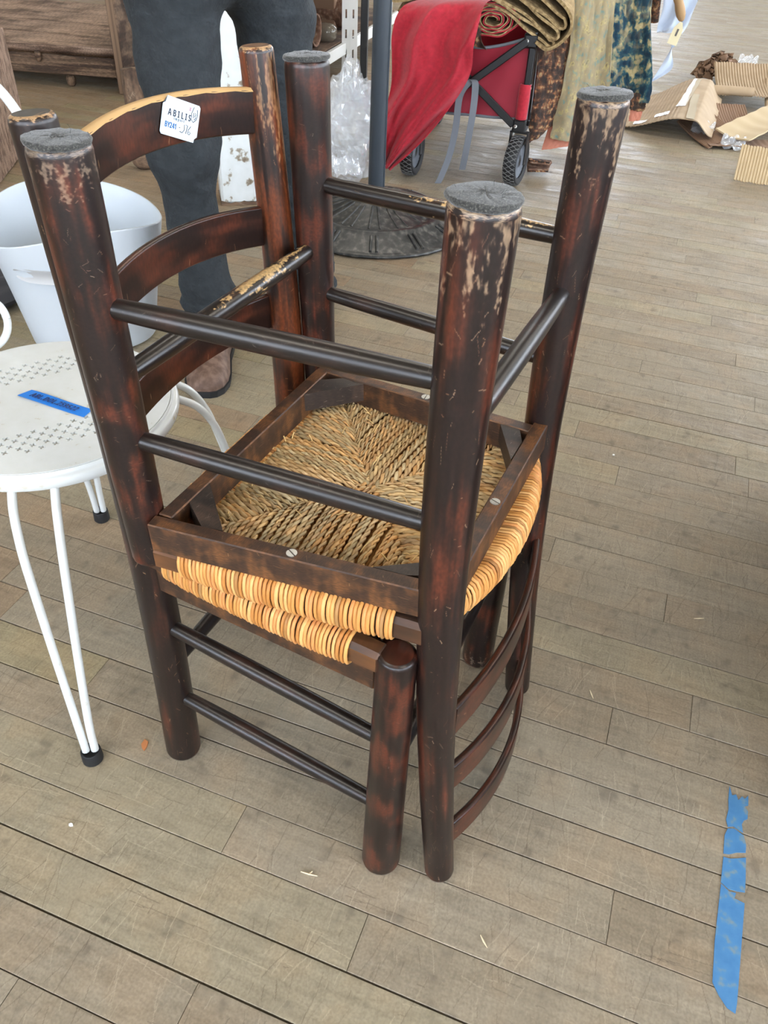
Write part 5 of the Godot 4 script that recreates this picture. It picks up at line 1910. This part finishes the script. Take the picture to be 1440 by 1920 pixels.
func cardboard() -> void:
	# the big sheet, arched up towards its right end
	var P := []
	for r in 31:
		var s := r / 30.0
		var row := PackedVector3Array()
		for k in 121:
			var u := k / 120.0
			# u runs left to right, s from near edge to far edge
			var near := Vector3(lerpf(-0.42, 0.105, u), 0, lerpf(-3.62, -3.53, u) + 0.24 * u * (1.0 - u))
			var far := Vector3(lerpf(-0.42, 0.06, u), 0, lerpf(-4.25, -4.30, u))
			var p := near.lerp(far, s)
			p.y = 0.012 + 0.11 * smoothstep(0.18, 0.72, u) * (1.0 - 0.75 * smoothstep(0.82, 1.0, u)) * (0.75 + 0.25 * s) + 0.0016 * sin(u * 60.0 * TAU * 0.5) * (1.0 - smoothstep(0.6, 0.7, u))
			row.append(p)
		P.append(row)
	var big := board_sheet(P, M.card, "cardboard_sheet", "large tan corrugated sheet arched up, nearest the tapestries")
	# bits of clear tape on it
	for e in [[0.62, 0.70, 0.25, 0.98, 0.02], [0.75, 0.82, 0.0, 0.55, -0.02], [0.30, 0.42, 0.03, 0.09, 0.0], [0.47, 0.58, 0.10, 0.17, 0.0]]:
		var Q := []
		for r in 9:
			var row := PackedVector3Array()
			for k in 5:
				var s := lerpf(e[2], e[3], r / 8.0)
				var u: float = lerpf(e[0], e[1], k / 4.0) + e[4] * r / 4.0
				row.append(sample_grid(P, s, u) + Vector3.UP * 0.0035)
			Q.append(row)
		var b := MB.new()
		b.sheet(Q, 0.0005)
		obj("tape_strip", b, M.clear_tape, big)
	var corr := func(o: Vector3, ux: Vector3, uy: Vector3, bend: float, n: int, amp: float) -> Array:
		var Q := []
		var nn := ux.cross(uy).normalized()
		for r in 13:
			var s := r / 12.0
			var row := PackedVector3Array()
			for k in n * 6 + 1:
				var u := float(k) / (n * 6)
				row.append(o + ux * u + uy * s + nn * (amp * sin(k * TAU / 6.0) + bend * sin(PI * s)) + uy * 0.01 * sin(u * 23.0) * (1.0 if r == 12 or r == 0 else 0.0))
			Q.append(row)
		return Q
	board_sheet(corr.call(Vector3(-0.085, 0.030, -3.72), Vector3(0.10, 0.02, -0.28), Vector3(0.195, -0.022, 0.30), 0.008, 22, 0.0018), M.card_brown, "cardboard_flap", "torn brown corrugated flap jutting from under the large sheet", 0.0, 0.003)
	board_sheet(corr.call(Vector3(0.262, 0.004, -3.03), Vector3(0.20, 0.0, -0.005), Vector3(-0.012, 0.105, -0.13), 0.004, 17, 0.0032), M.card_light, "cardboard_square", "pale square of ribbed single-face board leaning at the right edge", 0.0, 0.003)
	board_sheet(corr.call(Vector3(-0.06, 0.135, -4.70), Vector3(0.36, 0.01, -0.10), Vector3(0.10, -0.075, 0.42), 0.02, 26, 0.003), M.card, "cardboard_piece", "tan ribbed piece lying above the pale strip, right of the large sheet", 0.0, 0.003)
	board_sheet(corr.call(Vector3(0.23, 0.10, -4.60), Vector3(0.22, 0.12, -0.25), Vector3(0.05, -0.06, 0.40), 0.02, 18, 0.004), M.card, "cardboard_piece", "ribbed piece curling up at the right edge behind the others", 0.0, 0.003)
	board_sheet(corr.call(Vector3(0.105, 0.045, -3.62), Vector3(0.34, 0.04, -0.95), Vector3(0.16, 0.0, 0.12), 0.012, 8, 0.002), M.card_light, "cardboard_strip", "long pale strip lying diagonally towards the right edge", 0.0, 0.006)
	board_sheet(corr.call(Vector3(0.06, 0.004, -3.60), Vector3(0.60, 0.0, -0.28), Vector3(0.05, 0.012, 0.16), 0.004, 20, 0.0008), M.card_brown, "brown_sheet", "flat brown piece on the floor under the pale strip", 0.0, 0.004)
	board_sheet(corr.call(Vector3(0.02, 0.05, -4.10), Vector3(0.16, -0.01, -0.12), Vector3(0.10, -0.03, 0.34), 0.01, 14, 0.0016), M.card_brown, "cardboard_scrap", "brown scrap between the large sheet and the pale strip", 0.0, 0.003)
	# crumpled kraft paper
	var b := MB.new()
	var nz := noise(601, 2.6, 3)
	P = []
	for r in 25:
		var row := PackedVector3Array()
		for k in 33:
			var s := r / 24.0
			var u := k / 32.0
			var p := Vector3(lerpf(-0.15, 0.09, u), 0.055 + 0.09 * sin(PI * s) * sin(PI * u) + 0.05 * nz.get_noise_2d(s * 3.0, u * 3.0), lerpf(-4.72, -5.02, s))
			p += Vector3(nz.get_noise_2d(s * 4.0 + 9.0, u * 4.0), 0, nz.get_noise_2d(s * 4.0, u * 4.0 + 9.0)) * 0.05
			p.y = maxf(p.y, 0.006)
			row.append(p)
		P.append(row)
	b.sheet(P, 0.0015)
	tag(obj("kraft_paper", b, M.card_brown), "crumpled brown kraft paper at the back of the cardboard heap", "paper")
	b = MB.new()
	b.tube([Vector3(0.0, 0.08, -4.28), Vector3(0.12, 0.085, -4.30), Vector3(0.20, 0.085, -4.32)], 0.022, 18)
	tag(obj("cardboard_tube", b, M.card), "short pale cardboard tube lying behind the large sheet", "cardboard tube")
	# shreds of clear wrap caught among them
	for e in [[Vector3(0.045, 0.03, -3.66), "shiny shred of clear wrap under the end of the large sheet"], [Vector3(0.20, 0.02, -3.52), "shred of clear wrap below the pale strip"], [Vector3(0.10, 0.12, -4.95), "shred of clear wrap beside the kraft paper"]]:
		b = MB.new()
		var c: Vector3 = e[0]
		P = drape([c + Vector3(-0.05, 0.015, -0.04), c + Vector3(-0.05, 0.0, 0.0), c + Vector3(-0.045, -0.012, 0.05)], [c + Vector3(0.05, 0.02, -0.04), c + Vector3(0.055, 0.005, 0.0), c + Vector3(0.05, -0.012, 0.045)], 16, 16, Vector3.UP, func(s, u): return 0.010 * sin(u * 13.0 + s * 8.0) + 0.006 * sin(s * 19.0 + u * 4.0))
		for q in P.size():
			for k in P[q].size(): P[q][k].y = maxf(P[q][k].y, 0.004)
		b.sheet(P, 0.0006)
		tag(obj("wrap_shred", b, M.plastic_wrap), e[1], "plastic wrap")

func sample_grid(P: Array, s: float, u: float) -> Vector3:
	var r: float = s * (P.size() - 1)
	var k: float = u * (P[0].size() - 1)
	return P[clampi(roundi(r), 0, P.size() - 1)][clampi(roundi(k), 0, P[0].size() - 1)]

func floor_bits() -> void:
	# strip of worn blue tape, torn into pieces where shoes have rubbed it
	var t := thing("floor_tape", "worn strip of blue masking tape stuck on the boards at lower right", "tape", at(0, 0, 0))
	var pieces := [
		[[0.566, -0.128], [0.571, -0.114], [0.576, -0.118], [0.580, -0.110], [0.584, -0.119], [0.588, -0.116], [0.592, -0.124], [0.5935, -0.108], [0.589, -0.104], [0.594, -0.098], [0.5945, -0.086], [0.5905, -0.082], [0.588, -0.074], [0.591, -0.062], [0.578, -0.066], [0.571, -0.062], [0.5675, -0.072], [0.569, -0.09], [0.567, -0.104]],
		[[0.571, -0.059], [0.580, -0.063], [0.592, -0.058], [0.5965, -0.046], [0.597, -0.034], [0.586, -0.029], [0.577, -0.022], [0.570, -0.020], [0.569, -0.036], [0.5685, -0.048]],
		[[0.5705, -0.015], [0.579, -0.016], [0.588, -0.021], [0.598, -0.027], [0.6005, 0.002], [0.6015, 0.022], [0.592, 0.025], [0.582, 0.027], [0.5715, 0.022]],
		[[0.572, 0.024], [0.583, 0.030], [0.591, 0.028], [0.590, 0.036], [0.6025, 0.037], [0.604, 0.09], [0.6055, 0.140], [0.606, 0.160], [0.6055, 0.173], [0.596, 0.171], [0.585, 0.161], [0.577, 0.150], [0.5735, 0.10]]]
	for p in pieces:
		var pts := []
		for q in p: pts.append(Vector2(q[0], q[1]))
		var b := MB.new()
		var tri := Geometry2D.triangulate_polygon(PackedVector2Array(pts))
		for k in range(0, tri.size(), 3):
			var a := []
			for q in 3: a.append(Vector3(pts[tri[k + q]].x, 0.0011, pts[tri[k + q]].y))
			b.poly(a, Vector3.UP)
		for k in pts.size():
			var j := (k + 1) % pts.size()
			var e: Vector2 = (pts[j] - pts[k]).normalized()
			var area := 0.0
			for q in pts.size(): area += pts[q].cross(pts[(q + 1) % pts.size()])
			b.poly([Vector3(pts[k].x, 0.0, pts[k].y), Vector3(pts[j].x, 0.0, pts[j].y), Vector3(pts[j].x, 0.0011, pts[j].y), Vector3(pts[k].x, 0.0011, pts[k].y)], Vector3(e.y, 0, -e.x) * signf(area))
		obj("tape_piece", b, M.worn_tape, t)
	# chips and splinters
	var chip := MB.new()
	chip.prism([Vector2(-0.009, 0.0), Vector2(-0.004, -0.005), Vector2(0.004, -0.003), Vector2(0.010, 0.001), Vector2(0.005, 0.004), Vector2(-0.002, 0.005)], 0.0004, 0.0022, Transform3D(Basis(Vector3.UP, -0.9), Vector3(-0.214, 0, 0.184)))
	tag(obj("wood_chip", chip, mat("orange_chip", srgb(176, 112, 66), 0.7)), "small orange wood chip on the floor between white leg and dark post", "wood chip")
	var pale := mat("splinter", srgb(222, 204, 170), 0.7)
	var bits := [[0.089, 0.245, 0.2, 0.011, "pale forked splinter on the floor in front of the short dark leg"], [0.318, 0.225, -0.7, 0.008, "straw sliver on the boards near the bottom centre"], [0.480, -0.442, 0.5, 0.009, "straw sliver on the boards right of the stacked chairs"], [0.349, -0.197, -1.0, 0.008, "straw sliver just right of the inverted chair's slats"]]
	for e in bits:
		var b := MB.new()
		var d: Vector3 = Basis(Vector3.UP, e[2]) * Vector3.RIGHT
		var c := Vector3(e[0], 0.0016, e[1])
		b.tube([c - d * e[3], c + Vector3(0, 0.0006, 0.0008), c + d * e[3]], [0.0006, 0.0012, 0.0005], 6)
		if e[3] > 0.010: b.tube([c, c + d.rotated(Vector3.UP, 0.9) * 0.005], 0.0009, 6)
		tag(obj("splinter", b, pale), e[4], "splinter")

func paint_flakes() -> void:
	var white := mat("paint_flake", srgb(226, 226, 222), 0.6)
	var bits := [[-0.372, 0.345, "white paint flake on the boards at the lower left edge"], [-0.225, 0.325, "white paint flake on the boards below the rubber-tipped white leg"], [0.24, -0.86, "white paint flake on the boards right of the inverted chair's far leg"]]
	for e in bits:
		var b := MB.new()
		var pts := []
		for k in 6: pts.append(Vector2.from_angle(TAU * k / 6.0) * rng.randf_range(0.0022, 0.0042))
		b.prism(pts, 0.0004, 0.0013, at(e[0], 0, e[1]))
		tag(obj("paint_flake", b, white), e[2], "paint flake")

func out_of_frame() -> void:
	# an unseen cabinet past the right edge, placed to darken the boards there
	var t := thing("unseen_cupboard", "unseen low brown cabinet outside the right edge, placed to darken the boards", "unseen_cupboard", at(0.895, 0, -0.52, deg_to_rad(-TURN)))
	var b := MB.new()
	b.box(Vector3(0.45, 0.62, 0.85), 0.006, at(0, 0.35, 0), 0.0)
	b.box(Vector3(0.50, 0.03, 0.90), 0.006, at(0, 0.675, 0), 0.0)
	obj("carcass", stretched(b, 0.5, 1.0), M.apron, t)
	for s: float in [-1.0, 1.0]:
		b = MB.new()
		b.box(Vector3(0.02, 0.56, 0.40), 0.004, at(-0.235, 0.35, s * 0.207), 0.0)
		var d := obj("door", stretched(b, 0.4, 1.2), M.slat, t)
		b = MB.new()
		b.lathe([Vector2(0, 0.022), Vector2(0.011, 0.018), Vector2(0.013, 0.010), Vector2(0.006, 0.0)], 14, Transform3D(Basis(Vector3.BACK, PI / 2), Vector3(-0.245, 0.40, s * 0.04)))
		obj("knob", b, M.rung, d)
		for e: float in [-1.0, 1.0]:
			b = MB.new()
			b.box(Vector3(0.05, 0.05, 0.05), 0.006, at(s * 0.18, 0.024, e * 0.36))
			obj("foot", b, M.rung, t)
